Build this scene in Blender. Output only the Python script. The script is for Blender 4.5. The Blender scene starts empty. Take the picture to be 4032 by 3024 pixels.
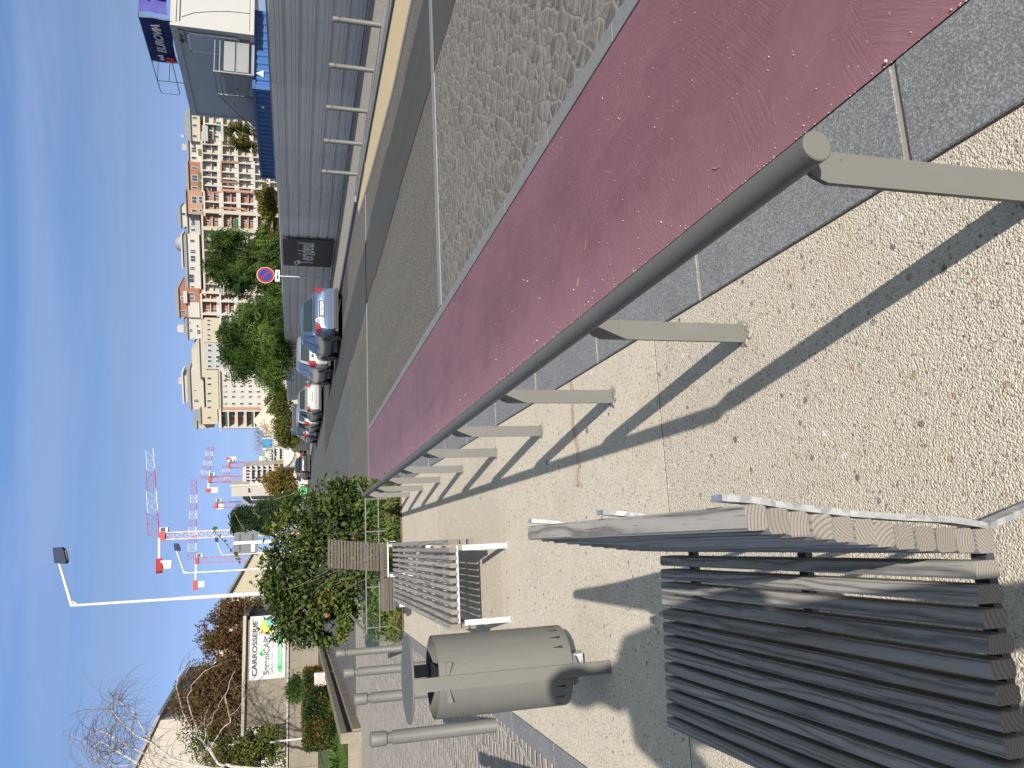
import bpy, bmesh, math, random
from mathutils import Vector, Matrix, noise as mnoise
import numpy as np
random.seed(7)
PI = math.pi
S = bpy.context.scene
COL = S.collection

# ------------------------------------------------------------------ camera
# the photograph is a portrait shot stored on its side: the camera is rolled 90 degrees
PITCH, ROLL, AZ, CH = math.radians(15.8), math.radians(-0.45), math.radians(11.9), 1.6
FPX = 3010.0
_fh = Vector((math.sin(AZ), math.cos(AZ), 0))
_rx = Vector((math.cos(AZ), -math.sin(AZ), 0))
CF = _fh*math.cos(PITCH) + Vector((0, 0, -math.sin(PITCH)))
_d0 = -_fh*math.sin(PITCH) + Vector((0, 0, -math.cos(PITCH)))
CR = _rx*math.cos(ROLL) + _d0*math.sin(ROLL)
CD = _d0*math.cos(ROLL) - _rx*math.sin(ROLL)
cam_d = bpy.data.cameras.new('camera')
cam = bpy.data.objects.new('camera', cam_d); COL.objects.link(cam)
M3 = Matrix((CD, CR, -CF)).transposed()
cam.matrix_world = Matrix.Translation((0, 0, CH)) @ M3.to_4x4()
cam_d.sensor_width = 36.0; cam_d.lens = FPX/4032*36.0
cam_d.clip_start = 0.05; cam_d.clip_end = 6000
S.camera = cam

# ------------------------------------------------------------------ sky and sun
SUN = Vector((0.40, -2.36, 1.0)).normalized()
sun_el = math.asin(SUN.z); sun_az = math.atan2(SUN.x, SUN.y)
W = bpy.data.worlds.new('World'); S.world = W; W.use_nodes = True
wn, wl = W.node_tree.nodes, W.node_tree.links
bg = wn['Background']; sky = wn.new('ShaderNodeTexSky')
sky.sky_type = 'NISHITA'; sky.sun_disc = False
sky.sun_elevation = sun_el; sky.sun_rotation = sun_az
sky.air_density = 1.0; sky.dust_density = 0.6; sky.ozone_density = 1.6
# thin high cirrus streaks laid on the sky by direction
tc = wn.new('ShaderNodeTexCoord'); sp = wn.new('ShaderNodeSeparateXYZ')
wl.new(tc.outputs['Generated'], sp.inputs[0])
mp = wn.new('ShaderNodeMapping'); mp.inputs['Scale'].default_value = (1.6, 1.6, 15.0); mp.inputs['Rotation'].default_value = (0.12, 0.25, 0.2)
wl.new(tc.outputs['Generated'], mp.inputs[0])
n1 = wn.new('ShaderNodeTexNoise'); n1.inputs['Scale'].default_value = 1.6; n1.inputs['Detail'].default_value = 7; n1.inputs['Roughness'].default_value = 0.55; n1.inputs['Distortion'].default_value = 0.6
wl.new(mp.outputs[0], n1.inputs['Vector'])
rp = wn.new('ShaderNodeValToRGB'); rp.color_ramp.elements[0].position = 0.42; rp.color_ramp.elements[1].position = 0.74
rp.color_ramp.elements[0].color = (0, 0, 0, 1); rp.color_ramp.elements[1].color = (.42, .42, .42, 1)
wl.new(n1.outputs['Fac'], rp.inputs[0])
mx = wn.new('ShaderNodeMixRGB'); mx.inputs[2].default_value = (4.6, 5.3, 6.4, 1)
wl.new(rp.outputs[0], mx.inputs[0]); wl.new(sky.outputs[0], mx.inputs[1])
tint = wn.new('ShaderNodeMixRGB'); tint.blend_type = 'MULTIPLY'; tint.inputs[0].default_value = 1  # elevation tint: visible sky dimmed, unseen upper sky boosted to fill shadows
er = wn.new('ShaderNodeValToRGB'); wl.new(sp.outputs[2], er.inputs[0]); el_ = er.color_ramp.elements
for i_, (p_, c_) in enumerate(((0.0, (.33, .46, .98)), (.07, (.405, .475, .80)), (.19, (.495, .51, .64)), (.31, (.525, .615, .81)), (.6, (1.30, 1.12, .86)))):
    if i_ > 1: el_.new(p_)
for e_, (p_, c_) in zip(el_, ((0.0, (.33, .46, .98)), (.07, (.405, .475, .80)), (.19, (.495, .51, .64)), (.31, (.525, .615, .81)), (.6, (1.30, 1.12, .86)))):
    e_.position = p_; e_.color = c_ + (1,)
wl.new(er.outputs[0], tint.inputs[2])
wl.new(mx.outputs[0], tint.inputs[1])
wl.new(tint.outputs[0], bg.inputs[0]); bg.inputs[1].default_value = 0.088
sd = bpy.data.lights.new('sun', 'SUN'); sd.energy = 4.6; sd.angle = math.radians(0.55); sd.color = (1.0, 0.935, 0.85)
so = bpy.data.objects.new('sun', sd); COL.objects.link(so)
so.rotation_euler = (-SUN).to_track_quat('-Z', 'Y').to_euler(); so.location = (0, -20, 30)
S.view_settings.view_transform = 'Standard'; S.view_settings.look = 'None'
S.view_settings.exposure = 0.85; S.view_settings.gamma = 1.0
S.render.resolution_x = 1024; S.render.resolution_y = 768
S.render.engine = 'CYCLES'

# ------------------------------------------------------------------ surveying helpers
# photo pixels are given on a 2212 x 1659 copy of the picture
K = 4032/2212.0
def ray(x, y):
    return CF*FPX + CR*((3024-y*K)-1512) + CD*(x*K-2016)
def gnd(x, y, z=0.0):
    d = ray(x, y); t = (z-CH)/d.z; return Vector((0, 0, CH)) + d*t
def aty(x, y, Y):
    d = ray(x, y); return Vector((0, 0, CH)) + d*(Y/d.y)
def atx(x, y, X):
    d = ray(x, y); return Vector((0, 0, CH)) + d*(X/d.x)
def atd(x, y, D):
    d = ray(x, y); return Vector((0, 0, CH)) + d*(D/math.hypot(d.x, d.y))
def atplane(x, y, o, n):
    d = ray(x, y); c = Vector((0, 0, CH)); return c + d*((o-c).dot(n)/d.dot(n))

# ------------------------------------------------------------------ node helper
class NB:
    def __init__(s, name, rough=0.8, spec=0.3, metal=0.0):
        s.m = bpy.data.materials.new(name); s.m.use_nodes = True
        s.t = s.m.node_tree; s.p = s.t.nodes['Principled BSDF']
        s.p.inputs['Roughness'].default_value = rough
        s.p.inputs['Specular IOR Level'].default_value = spec
        s.p.inputs['Metallic'].default_value = metal
    def n(s, t, **k):
        q = s.t.nodes.new(t)
        for a, b in k.items(): setattr(q, a, b)
        return q
    def set(s, sock, v):
        if v is None: return
        if isinstance(v, bpy.types.NodeSocket): s.t.links.new(v, sock)
        elif isinstance(v, (int, float)): sock.default_value = v if sock.type in ('VALUE', 'INT') else (v, v, v, 1)[:len(sock.default_value)]
        else:
            v = tuple(v); L = len(sock.default_value)
            if L == 4 and len(v) == 3: v = v + (1,)
            sock.default_value = v
    def pos(s): return s.n('ShaderNodeNewGeometry').outputs['Position']
    def nrm(s): return s.n('ShaderNodeNewGeometry').outputs['Normal']
    def obj(s): return s.n('ShaderNodeTexCoord').outputs['Object']
    def rnd(s): return s.n('ShaderNodeAttribute', attribute_name='rnd').outputs['Fac']
    def objrnd(s): return s.n('ShaderNodeObjectInfo').outputs['Random']
    def sep(s, v):
        q = s.n('ShaderNodeSeparateXYZ'); s.set(q.inputs[0], v); return q.outputs
    def comb(s, x=0, y=0, z=0):
        q = s.n('ShaderNodeCombineXYZ')
        for i, v in enumerate((x, y, z)): s.set(q.inputs[i], v)
        return q.outputs[0]
    def map(s, v, sc=(1, 1, 1), loc=(0, 0, 0), rot=(0, 0, 0)):
        q = s.n('ShaderNodeMapping'); s.set(q.inputs[0], v)
        q.inputs['Scale'].default_value = sc; q.inputs['Location'].default_value = loc; q.inputs['Rotation'].default_value = rot
        return q.outputs[0]
    def m_(s, op, a, b=None, c=None, clamp=False):
        q = s.n('ShaderNodeMath', operation=op); q.use_clamp = clamp
        s.set(q.inputs[0], a); s.set(q.inputs[1], b)
        if c is not None: s.set(q.inputs[2], c)
        return q.outputs[0]
    def vadd(s, a, b):
        q = s.n('ShaderNodeVectorMath', operation='ADD'); s.set(q.inputs[0], a); s.set(q.inputs[1], b); return q.outputs[0]
    def vsc(s, a, f):
        q = s.n('ShaderNodeVectorMath', operation='SCALE'); s.set(q.inputs[0], a); s.set(q.inputs['Scale'], f); return q.outputs[0]
    def noise(s, v, sc=5, det=4, ro=0.55, dist=0, col=False):
        q = s.n('ShaderNodeTexNoise'); s.set(q.inputs['Vector'], v)
        q.inputs['Scale'].default_value = sc; q.inputs['Detail'].default_value = det; q.inputs['Roughness'].default_value = ro; q.inputs['Distortion'].default_value = dist
        return q.outputs['Color' if col else 'Fac']
    def vor(s, v, sc=5, feat='F1', out='Distance', rnd=1.0):
        q = s.n('ShaderNodeTexVoronoi', feature=feat); s.set(q.inputs['Vector'], v)
        q.inputs['Scale'].default_value = sc; q.inputs['Randomness'].default_value = rnd
        return q.outputs[out]
    def ramp(s, f, els, interp='LINEAR'):
        q = s.n('ShaderNodeValToRGB'); s.set(q.inputs[0], f); r = q.color_ramp; r.interpolation = interp
        while len(r.elements) < len(els): r.elements.new(0.5)
        for e, (p, c) in zip(r.elements, els):
            e.position = p
            e.color = (c, c, c, 1) if isinstance(c, (int, float)) else tuple(c) + (1,) if len(c) == 3 else c
        return q.outputs[0]
    def mix(s, f, a, b, mode='MIX'):
        q = s.n('ShaderNodeMixRGB', blend_type=mode); s.set(q.inputs[0], f); s.set(q.inputs[1], a); s.set(q.inputs[2], b); return q.outputs[0]
    def bump(s, h, st=0.5, d=0.01, prev=None):
        q = s.n('ShaderNodeBump'); s.set(q.inputs['Height'], h); q.inputs['Strength'].default_value = st; q.inputs['Distance'].default_value = d
        if prev is not None: s.set(q.inputs['Normal'], prev)
        return q.outputs[0]
    def out(s, col=None, rough=None, normal=None):
        s.set(s.p.inputs['Base Color'], col)
        if rough is not None: s.set(s.p.inputs['Roughness'], rough)
        if normal is not None: s.set(s.p.inputs['Normal'], normal)
        return s.m

def plain(name, c, rough=0.6, spec=0.3, metal=0.0, var=0.10, sc=3.0, bump=0.0, coat=0):
    b = NB(name, rough, spec, metal); v = b.obj()
    f = b.noise(v, sc, 5, .6)
    g = b.m_('MULTIPLY_ADD', f, var*2, 1-var)
    col = b.mix(1.0, c, b.comb(g, g, g), 'MULTIPLY')
    if coat: b.p.inputs['Coat Weight'].default_value = coat
    nn = b.bump(b.noise(v, sc*12, 3), .4, bump) if bump else None
    return b.out(col, None, nn)

# ------------------------------------------------------------------ materials
MAT = {}
def mat_concrete():
    b = NB('exposed aggregate concrete', 0.9, 0.2); P = b.pos(); x, y, z = b.sep(P)
    slab = b.m_('FLOOR', b.m_('DIVIDE', b.m_('SUBTRACT', y, 0.18), 2.945))
    wn_ = b.n('ShaderNodeTexWhiteNoise', noise_dimensions='1D'); b.set(wn_.inputs['W'], slab); sr = wn_.outputs['Value']
    big = b.noise(P, .9, 4, .6); mid = b.noise(P, 7, 4, .65)
    base = b.mix(big, (.575, .51, .40), (.50, .45, .365))
    base = b.mix(b.m_('MULTIPLY', mid, .5), base, (.66, .59, .46))
    base = b.mix(b.m_('MULTIPLY', sr, .22), base, (.42, .385, .325))
    # sand grain and pebbles
    gr = b.vor(P, 260, out='Color'); gsep = b.sep(gr)
    base = b.mix(.42, base, b.ramp(gsep[0], [(0, (.25, .22, .17)), (.35, (.45, .40, .31)), (.75, (.66, .60, .49)), (1, (.85, .80, .70))]))
    pc = b.sep(b.vor(P, 75, out='Color')); pd = b.vor(P, 75)
    pm = b.m_('MULTIPLY', b.m_('LESS_THAN', pd, .36), b.m_('GREATER_THAN', pc[1], .74))
    base = b.mix(b.m_('MULTIPLY', pm, .75), base, b.ramp(pc[0], [(0, (.10, .09, .09)), (.3, (.20, .18, .17)), (.55, (.36, .22, .10)), (.75, (.30, .27, .24)), (1, (.78, .76, .70))]))
    bc = b.sep(b.vor(b.vadd(P, (3.3, 1.7, 0)), 26, out='Color')); bd = b.vor(b.vadd(P, (3.3, 1.7, 0)), 26)
    bm = b.m_('MULTIPLY', b.m_('LESS_THAN', bd, .27), b.m_('GREATER_THAN', bc[1], .87))
    base = b.mix(b.m_('MULTIPLY', bm, .8), base, b.ramp(bc[0], [(0, (.09, .08, .09)), (.4, (.22, .20, .20)), (.6, (.40, .25, .12)), (.8, (.62, .60, .56)), (1, (.80, .79, .76))]))
    # rust run-off: a wiggly band from the rail towards the bench, and faint blooms
    wob = b.m_('MULTIPLY', b.m_('SUBTRACT', b.noise(b.comb(x, 0, 0), 3.5, 3), .5), .25)
    dl = b.m_('ABSOLUTE', b.m_('SUBTRACT', b.m_('ADD', y, wob), 4.24))
    rust = b.m_('SUBTRACT', 1, b.m_('DIVIDE', dl, b.m_('MULTIPLY_ADD', b.noise(P, 6, 3), .07, .012)), clamp=True)
    inx = b.m_('MULTIPLY', b.m_('GREATER_THAN', x, .28), b.m_('LESS_THAN', x, .93))
    rust = b.m_('MULTIPLY', b.m_('MULTIPLY', rust, inx), b.m_('MULTIPLY_ADD', b.noise(P, 9, 4), 1.2, -.1))
    base = b.mix(b.m_('MULTIPLY', rust, 1.1, clamp=True), base, (.30, .14, .05))
    bl = b.ramp(b.noise(P, 1.7, 3), [(.60, 0), (.75, .35)])
    base = b.mix(bl, base, (.47, .36, .22))
    h = b.m_('ADD', b.m_('MULTIPLY', b.vor(P, 170), -.9), b.m_('MULTIPLY', b.noise(P, 330, 2), .7))
    h = b.m_('ADD', h, b.m_('MULTIPLY', b.noise(P, 60, 3), .8))
    h = b.m_('ADD', h, b.m_('MULTIPLY', pm, .5))
    coarse = b.m_('MULTIPLY_ADD', b.m_('LESS_THAN', y, 3.125), .55, .45)
    coarse = b.m_('ADD', coarse, b.m_('MULTIPLY', b.m_('MULTIPLY', b.m_('GREATER_THAN', y, 6.07), b.m_('LESS_THAN', y, 9.01)), .3))
    # dirt trodden into the slabs, small dark spots
    gum = b.m_('MULTIPLY', b.m_('LESS_THAN', b.vor(P, 2.3), .045), .7)
    base = b.mix(gum, base, (.07, .065, .06))
    grime = b.ramp(b.noise(b.map(P, (1, .5, 1)), 2.6, 6, .7), [(.50, 0), (.78, .38)])
    base = b.mix(grime, base, (.36, .32, .255))
    h = b.m_('MULTIPLY', h, coarse)
    return b.out(base, None, b.bump(h, .9, .0040))
def mat_granite(name, a, c, sc=260):
    b = NB(name, .75, .3); P = b.pos()
    g = b.sep(b.vor(P, sc, out='Color'))
    base = b.ramp(g[0], [(0, tuple(v*.45 for v in a)), (.4, a), (.8, c), (1, tuple(min(1, v*1.6) for v in c))])
    base = b.mix(.45, base, b.mix(b.noise(P, 2.2, 4), a, c))
    base = b.mix(b.ramp(b.noise(P, 5, 5), [(.55, 0), (.75, .3)]), base, tuple(v*.6 for v in a))
    return b.out(base, None, b.bump(b.noise(P, sc*.8, 2), .3, .001))
def mat_redpaint():
    b = NB('worn raspberry resin coating', .5, .35); P = b.pos(); x, y, z = b.sep(P)
    f = b.noise(P, 1.2, 4, .6); f2 = b.noise(P, 11, 4, .6)
    base = b.mix(f, (.205, .095, .107), (.150, .063, .073))
    base = b.mix(b.m_('MULTIPLY', f2, .45), base, (.25, .125, .14))
    base = b.mix(b.ramp(b.noise(b.map(P, (1, .45, 1)), 1.7, 6, .7), [(.46, 0), (.68, .55)]), base, (.115, .045, .058))
    base = b.mix(b.ramp(b.noise(b.map(P, (22, 2.2, 1)), 1.3, 4, .7), [(.60, 0), (.75, .28)]), base, (.36, .22, .225))
    # dusty lighter edge by the granite and scattered chips
    e = b.m_('SUBTRACT', 1, b.m_('DIVIDE', b.m_('SUBTRACT', x, 1.25), b.m_('MULTIPLY_ADD', b.noise(P, 3, 4), .8, .05)), clamp=True)
    base = b.mix(b.m_('MULTIPLY', e, .45), base, (.33, .17, .19))
    c = b.sep(b.vor(P, 42, out='Color')); cd = b.vor(P, 42)
    spk = b.m_('MULTIPLY', b.m_('LESS_THAN', cd, .10), b.m_('GREATER_THAN', c[0], .86))
    base = b.mix(spk, base, (.62, .45, .44))
    # trowel strokes: patches of ridges in changing directions
    cell = b.vor(b.vadd(P, b.vsc(b.noise(P, 2.5, 3, col=True), .45)), 3.1, out='Color')
    cs = b.sep(cell); ang = b.m_('MULTIPLY', cs[0], 3.1)
    ca, sa = b.m_('COSINE', ang), b.m_('SINE', ang)
    u = b.m_('ADD', b.m_('MULTIPLY', x, ca), b.m_('MULTIPLY', y, sa)); v = b.m_('SUBTRACT', b.m_('MULTIPLY', y, ca), b.m_('MULTIPLY', x, sa))
    st = b.noise(b.comb(b.m_('MULTIPLY', u, 3), b.m_('MULTIPLY', v, 42), cs[1]), 1.6, 4, .6)
    st2 = b.noise(b.comb(b.m_('MULTIPLY', u, 9), b.m_('MULTIPLY', v, 75), cs[2]), 1.6, 3, .6)
    base = b.mix(b.ramp(st2, [(.60, 0), (.78, .5)]), base, (.32, .14, .175))
    h = b.m_('ADD', st, b.m_('MULTIPLY', st2, .35)); h = b.m_('ADD', h, b.m_('MULTIPLY', b.noise(P, 3, 3), 1.2))
    h = b.m_('ADD', h, b.m_('MULTIPLY', b.m_('LESS_THAN', cd, .10), .0))
    return b.out(base, b.m_('MULTIPLY_ADD', f2, .2, .36), b.bump(h, .55, .004))
def mat_asphalt(name, c1, c2, sc=120, rough=.9, bmp=.004, spk=.4):
    b = NB(name, rough, .25); P = b.pos()
    g = b.sep(b.vor(P, sc, out='Color'))
    base = b.mix(b.noise(P, .35, 5, .65), c1, c2)
    base = b.mix(spk, base, b.ramp(g[0], [(0, tuple(v*.35 for v in c1)), (.6, c1), (1, tuple(min(1, v*2.4) for v in c2))]))
    st = b.ramp(b.noise(b.map(P, (1.5, .12, 1)), 1.0, 4), [(.45, 0), (.72, .35)])
    base = b.mix(st, base, tuple(v*.72 for v in c1))
    return b.out(base, None, b.bump(b.vor(P, sc*.8), .6, bmp))
def mat_wood(k=1.0):
    b = NB('weathered grey larch', .78, .25); O = b.obj(); x, y, z = b.sep(O); r = b.rnd()
    r2 = b.m_('FRACT', b.m_('MULTIPLY', r, 7.31)); r3 = b.m_('FRACT', b.m_('MULTIPLY', r, 13.7)); r4 = b.m_('FRACT', b.m_('MULTIPLY', r, 29.3))
    wx = b.m_('MULTIPLY', b.m_('SUBTRACT', b.noise(b.comb(b.m_('ADD', b.m_('MULTIPLY', y, .9), b.m_('MULTIPLY', r, 50)), r2, 0), 1.6, 3, .5), .5), .028)
    wz = b.m_('MULTIPLY', b.m_('SUBTRACT', b.noise(b.comb(b.m_('ADD', b.m_('MULTIPLY', y, .9), b.m_('MULTIPLY', r3, 50)), r4, 0), 1.6, 3, .5), .5), .028)
    dx = b.m_('SUBTRACT', b.m_('ADD', x, wx), b.m_('ADD', b.n('ShaderNodeAttribute', attribute_name='cx').outputs['Fac'], b.m_('MULTIPLY', b.m_('SUBTRACT', r2, .5), .10)))
    dz = b.m_('SUBTRACT', b.m_('ADD', z, wz), b.m_('SUBTRACT', b.n('ShaderNodeAttribute', attribute_name='cz').outputs['Fac'], b.m_('MULTIPLY_ADD', r3, .06, .02)))
    rad = b.m_('SQRT', b.m_('ADD', b.m_('MULTIPLY', dx, dx), b.m_('MULTIPLY', dz, dz)))
    rings = b.m_('SINE', b.m_('MULTIPLY', rad, b.m_('MULTIPLY_ADD', r4, 800, 560)))
    ring = b.m_('MULTIPLY_ADD', rings, .5, .5); ring = b.m_('POWER', ring, 2.6)
    fib = b.noise(b.map(O, (60, 2.5, 60)), 5, 4, .6); fib2 = b.noise(b.map(O, (1, .35, 1)), 9, 4, .6)
    base = b.mix(r, (.25, .24, .225), (.36, .345, .32))
    base = b.mix(b.m_('MULTIPLY', ring, .78), base, (.080, .072, .066))
    base = b.mix(b.ramp(fib, [(.35, 0), (.75, .40)]), base, (.36, .345, .31))
    base = b.mix(b.ramp(fib2, [(.5, 0), (.7, .35)]), base, (.20, .165, .12))
    ck = b.ramp(b.noise(b.map(O, (90, 1.6, 90)), 4, 2), [(.66, 0), (.70, .8)])
    base = b.mix(ck, base, (.05, .045, .04))
    eg = b.m_('GREATER_THAN', b.m_('ABSOLUTE', b.sep(b.n('ShaderNodeTexCoord').outputs['Normal'])[1]), .9)
    base = b.mix(b.m_('MULTIPLY', eg, .55), base, (.085, .068, .050))
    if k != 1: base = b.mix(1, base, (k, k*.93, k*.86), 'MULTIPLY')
    return b.out(base, None, b.bump(b.m_('ADD', b.m_('MULTIPLY', ring, -.5), fib), .6, .0015))
def mat_galv():
    b = NB('galvanised steel', .42, .5, .75); O = b.obj()
    g = b.sep(b.vor(O, 60, out='Color')); f = b.noise(O, 8, 4)
    base = b.ramp(g[0], [(0, (.34, .36, .38)), (.5, (.45, .47, .49)), (1, (.58, .60, .61))])
    base = b.mix(b.ramp(f, [(.5, 0), (.8, .5)]), base, (.80, .80, .78))
    return b.out(base, b.m_('MULTIPLY_ADD', f, .3, .35))
def mat_taupe():
    b = NB('taupe powder coated steel', .55, .4); O = b.obj()
    f = b.noise(O, 2.5, 5, .65); f2 = b.noise(b.map(O, (1, 1, .25)), 22, 4, .6)
    base = b.mix(f, (.124, .124, .110), (.098, .098, .088))
    base = b.mix(b.ramp(f2, [(.60, 0), (.80, .35)]), base, (.165, .164, .15))
    c = b.sep(b.vor(O, 55, out='Color')); cd = b.vor(O, 55)
    chip = b.m_('MULTIPLY', b.m_('LESS_THAN', cd, .18), b.m_('GREATER_THAN', c[0], .93))
    base = b.mix(chip, base, (.09, .07, .05))
    return b.out(base, b.m_('MULTIPLY_ADD', f2, .2, .46), b.bump(b.noise(O, 400, 2), .2, .0004))
def mat_cobble(name, w, hgt, a, c, mortar, rot=0, ms=.018, off=.5):
    b = NB(name, .8, .25); P = b.pos()
    d = b.vsc(b.vadd(b.noise(P, 5, 3, col=True), (-.5, -.5, -.5)), .055)
    v = b.map(b.vadd(P, d), rot=(0, 0, rot))
    q = b.n('ShaderNodeTexBrick'); b.set(q.inputs['Vector'], v)
    q.inputs['Scale'].default_value = 1; q.inputs['Brick Width'].default_value = w; q.inputs['Row Height'].default_value = hgt
    q.inputs['Mortar Size'].default_value = ms; q.inputs['Mortar Smooth'].default_value = .35; q.offset = off
    q.inputs['Color1'].default_value = (0, 0, 0, 1); q.inputs['Color2'].default_value = (1, 1, 1, 1); q.inputs['Mortar'].default_value = (.5, .5, .5, 1)
    rnd = q.outputs['Color']; mm = q.outputs['Fac']
    st = b.ramp(rnd, [(0, tuple(v*.55 for v in a)), (.3, a), (.6, c), (.85, (a[0]*1.25, a[1]*.85, a[2]*.80)), (1, tuple(v*1.25 for v in c))])
    st = b.mix(.35, st, b.mix(b.noise(P, 30, 4, .7), tuple(v*.6 for v in a), tuple(v*1.4 for v in c)))
    mo = b.mix(b.noise(P, 60, 4), mortar, tuple(v*.65 for v in mortar))
    base = b.mix(mm, st, mo)
    h = b.m_('ADD', b.m_('MULTIPLY', mm, -1.0), b.m_('MULTIPLY', b.noise(P, 28, 4, .6), .55))
    return b.out(base, None, b.bump(h, .9, .018))
def mat_setts(name, a, c, mortar, w, h, rot, rnd=.45, bmp=.02):
    b = NB(name, .8, .25); P = b.pos()
    d = b.vsc(b.vadd(b.noise(P, .8, 2, col=True), (-.5, -.5, -.5)), .14)
    d2 = b.vsc(b.vadd(b.noise(P, 9, 2, col=True), (-.5, -.5, -.5)), .03)
    v = b.map(b.vadd(b.vadd(P, d), d2), sc=(1/w, 1/h, 0), rot=(0, 0, rot))
    e = b.vor(v, 1, 'DISTANCE_TO_EDGE', rnd=rnd); q = b.sep(b.vor(v, 1, 'F1', 'Color', rnd=rnd))
    mm = b.ramp(e, [(.05, 1), (.16, 0)])
    st = b.ramp(q[0], [(0, tuple(x*.6 for x in a)), (.25, a), (.55, c), (.80, (a[0]*1.15, a[1]*.88, a[2]*.84)), (1, tuple(x*1.3 for x in c))])
    st = b.mix(.45, st, b.mix(b.noise(P, 26, 5, .75), tuple(x*.5 for x in a), tuple(x*1.5 for x in c)))
    mo = b.mix(b.noise(P, 50, 4, .7), mortar, tuple(x*.5 for x in mortar))
    base = b.mix(mm, st, mo)
    gap = b.m_('MULTIPLY', b.ramp(e, [(.0, 1), (.05, 0)]), b.ramp(b.noise(P, 6, 3), [(.45, 0), (.55, .8)]))
    base = b.mix(gap, base, (.05, .045, .04))  # dark gaps between setts, their shadow put into the colour
    h = b.m_('ADD', b.ramp(e, [(0, 0), (.22, .8), (.5, 1)]), b.m_('MULTIPLY', b.noise(P, 32, 4, .65), .7))
    h = b.m_('ADD', h, b.m_('MULTIPLY', q[1], .35))
    return b.out(base, None, b.bump(h, 1.0, bmp))
def mat_leaf(name, cols, trans=.25, rough=.65):
    b = NB(name, rough, .15); r = b.rnd()
    n_ = len(cols); base = b.ramp(r, [(i/(n_-1), c) for i, c in enumerate(cols)])
    base = b.mix(.25, base, b.mix(b.noise(b.pos(), 2.0, 3), (0, 0, 0), base))
    tr = b.n('ShaderNodeBsdfTranslucent'); b.set(tr.inputs[0], base)
    mxs = b.n('ShaderNodeMixShader'); mxs.inputs[0].default_value = trans
    b.out(base)
    b.t.links.new(b.p.outputs[0], mxs.inputs[1]); b.t.links.new(tr.outputs[0], mxs.inputs[2])
    b.t.links.new(mxs.outputs[0], b.t.nodes['Material Output'].inputs[0])
    return b.m
def mat_corr():
    b = NB('grey coated sheet steel', .5, .4, .1); P = b.pos(); x, y, z = b.sep(P)
    f = b.noise(P, .6, 4); f2 = b.noise(b.map(P, (1, .35, 5)), 3, 4, .6)
    base = b.mix(f, (.66, .625, .585), (.56, .53, .495))
    base = b.mix(b.ramp(f2, [(.50, 0), (.8, .5)]), base, (.34, .30, .25))
    rr = b.rnd(); base = b.mix(1, base, b.comb(*(b.m_('MULTIPLY_ADD', rr, .16, .92),)*3), 'MULTIPLY')
    return b.out(base, .5)
MAT['concrete'] = mat_concrete()
MAT['granite'] = mat_granite('grey granite kerbstone', (.135, .140, .145), (.26, .265, .27), 240)
MAT['granite_dark'] = mat_granite('dark granite strip', (.165, .168, .168), (.215, .218, .218), 400)
MAT['mortar'] = plain('pale joint mortar', (.30, .275, .225), .9, .1, var=.25, sc=30)
MAT['red'] = mat_redpaint()
MAT['asphalt'] = mat_asphalt('rough worn asphalt', (.108, .101, .090), (.135, .127, .113), 90, bmp=.006, spk=.55)  # worn brown-grey asphalt, rougher than the road beyond
MAT['asphalt_dark'] = mat_asphalt('fresh dark tarmac', (.058, .058, .059), (.070, .070, .069), 150, spk=.15, bmp=.001)
MAT['asphalt_far'] = mat_asphalt('smooth grey road asphalt', (.088, .092, .094), (.115, .118, .116), 60, spk=.18, bmp=.003)
MAT['groundc'] = mat_asphalt('grey made ground', (.17, .16, .14), (.22, .21, .18), 30, spk=.3)
MAT['sand'] = plain('sandy yellow resin paving', (.47, .38, .235), .85, .2, var=.12, sc=6)
MAT['footway'] = mat_granite('gritty grey footway', (.22, .205, .18), (.34, .32, .28), 40)
MAT['kerb'] = plain('pale concrete kerb', (.19, .195, .20), .85, .2, var=.15, sc=5)
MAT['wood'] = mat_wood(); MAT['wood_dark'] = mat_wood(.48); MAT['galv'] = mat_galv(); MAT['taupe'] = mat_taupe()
MAT['cob_r'] = mat_setts('grey sett paving', (.115, .108, .10), (.165, .157, .148), (.27, .255, .225), .118, .128, .75, rnd=.62, bmp=.007)
MAT['cob_l'] = mat_setts('pale jointed sett paving', (.25, .232, .21), (.33, .305, .275), (.56, .51, .42), .155, .115, .05, rnd=.35)
MAT['dark'] = plain('dark metal', (.02, .02, .022), .6)  # near-black colour shared by openings, fittings and lettering
MAT['black'] = plain('black rubber', (.018, .018, .018), .7, .3)
MAT['white'] = plain('white painted steel', (.47, .47, .455), .45, .4, var=.05)
MAT['corr'] = mat_corr()
MAT['lampgrey'] = plain('blue grey lamp housing', (.028, .038, .068), .7, .1)
MAT['soil'] = plain('brown planting soil', (.10, .075, .05), .95, .1, var=.4, sc=9, bump=.02)

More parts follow.
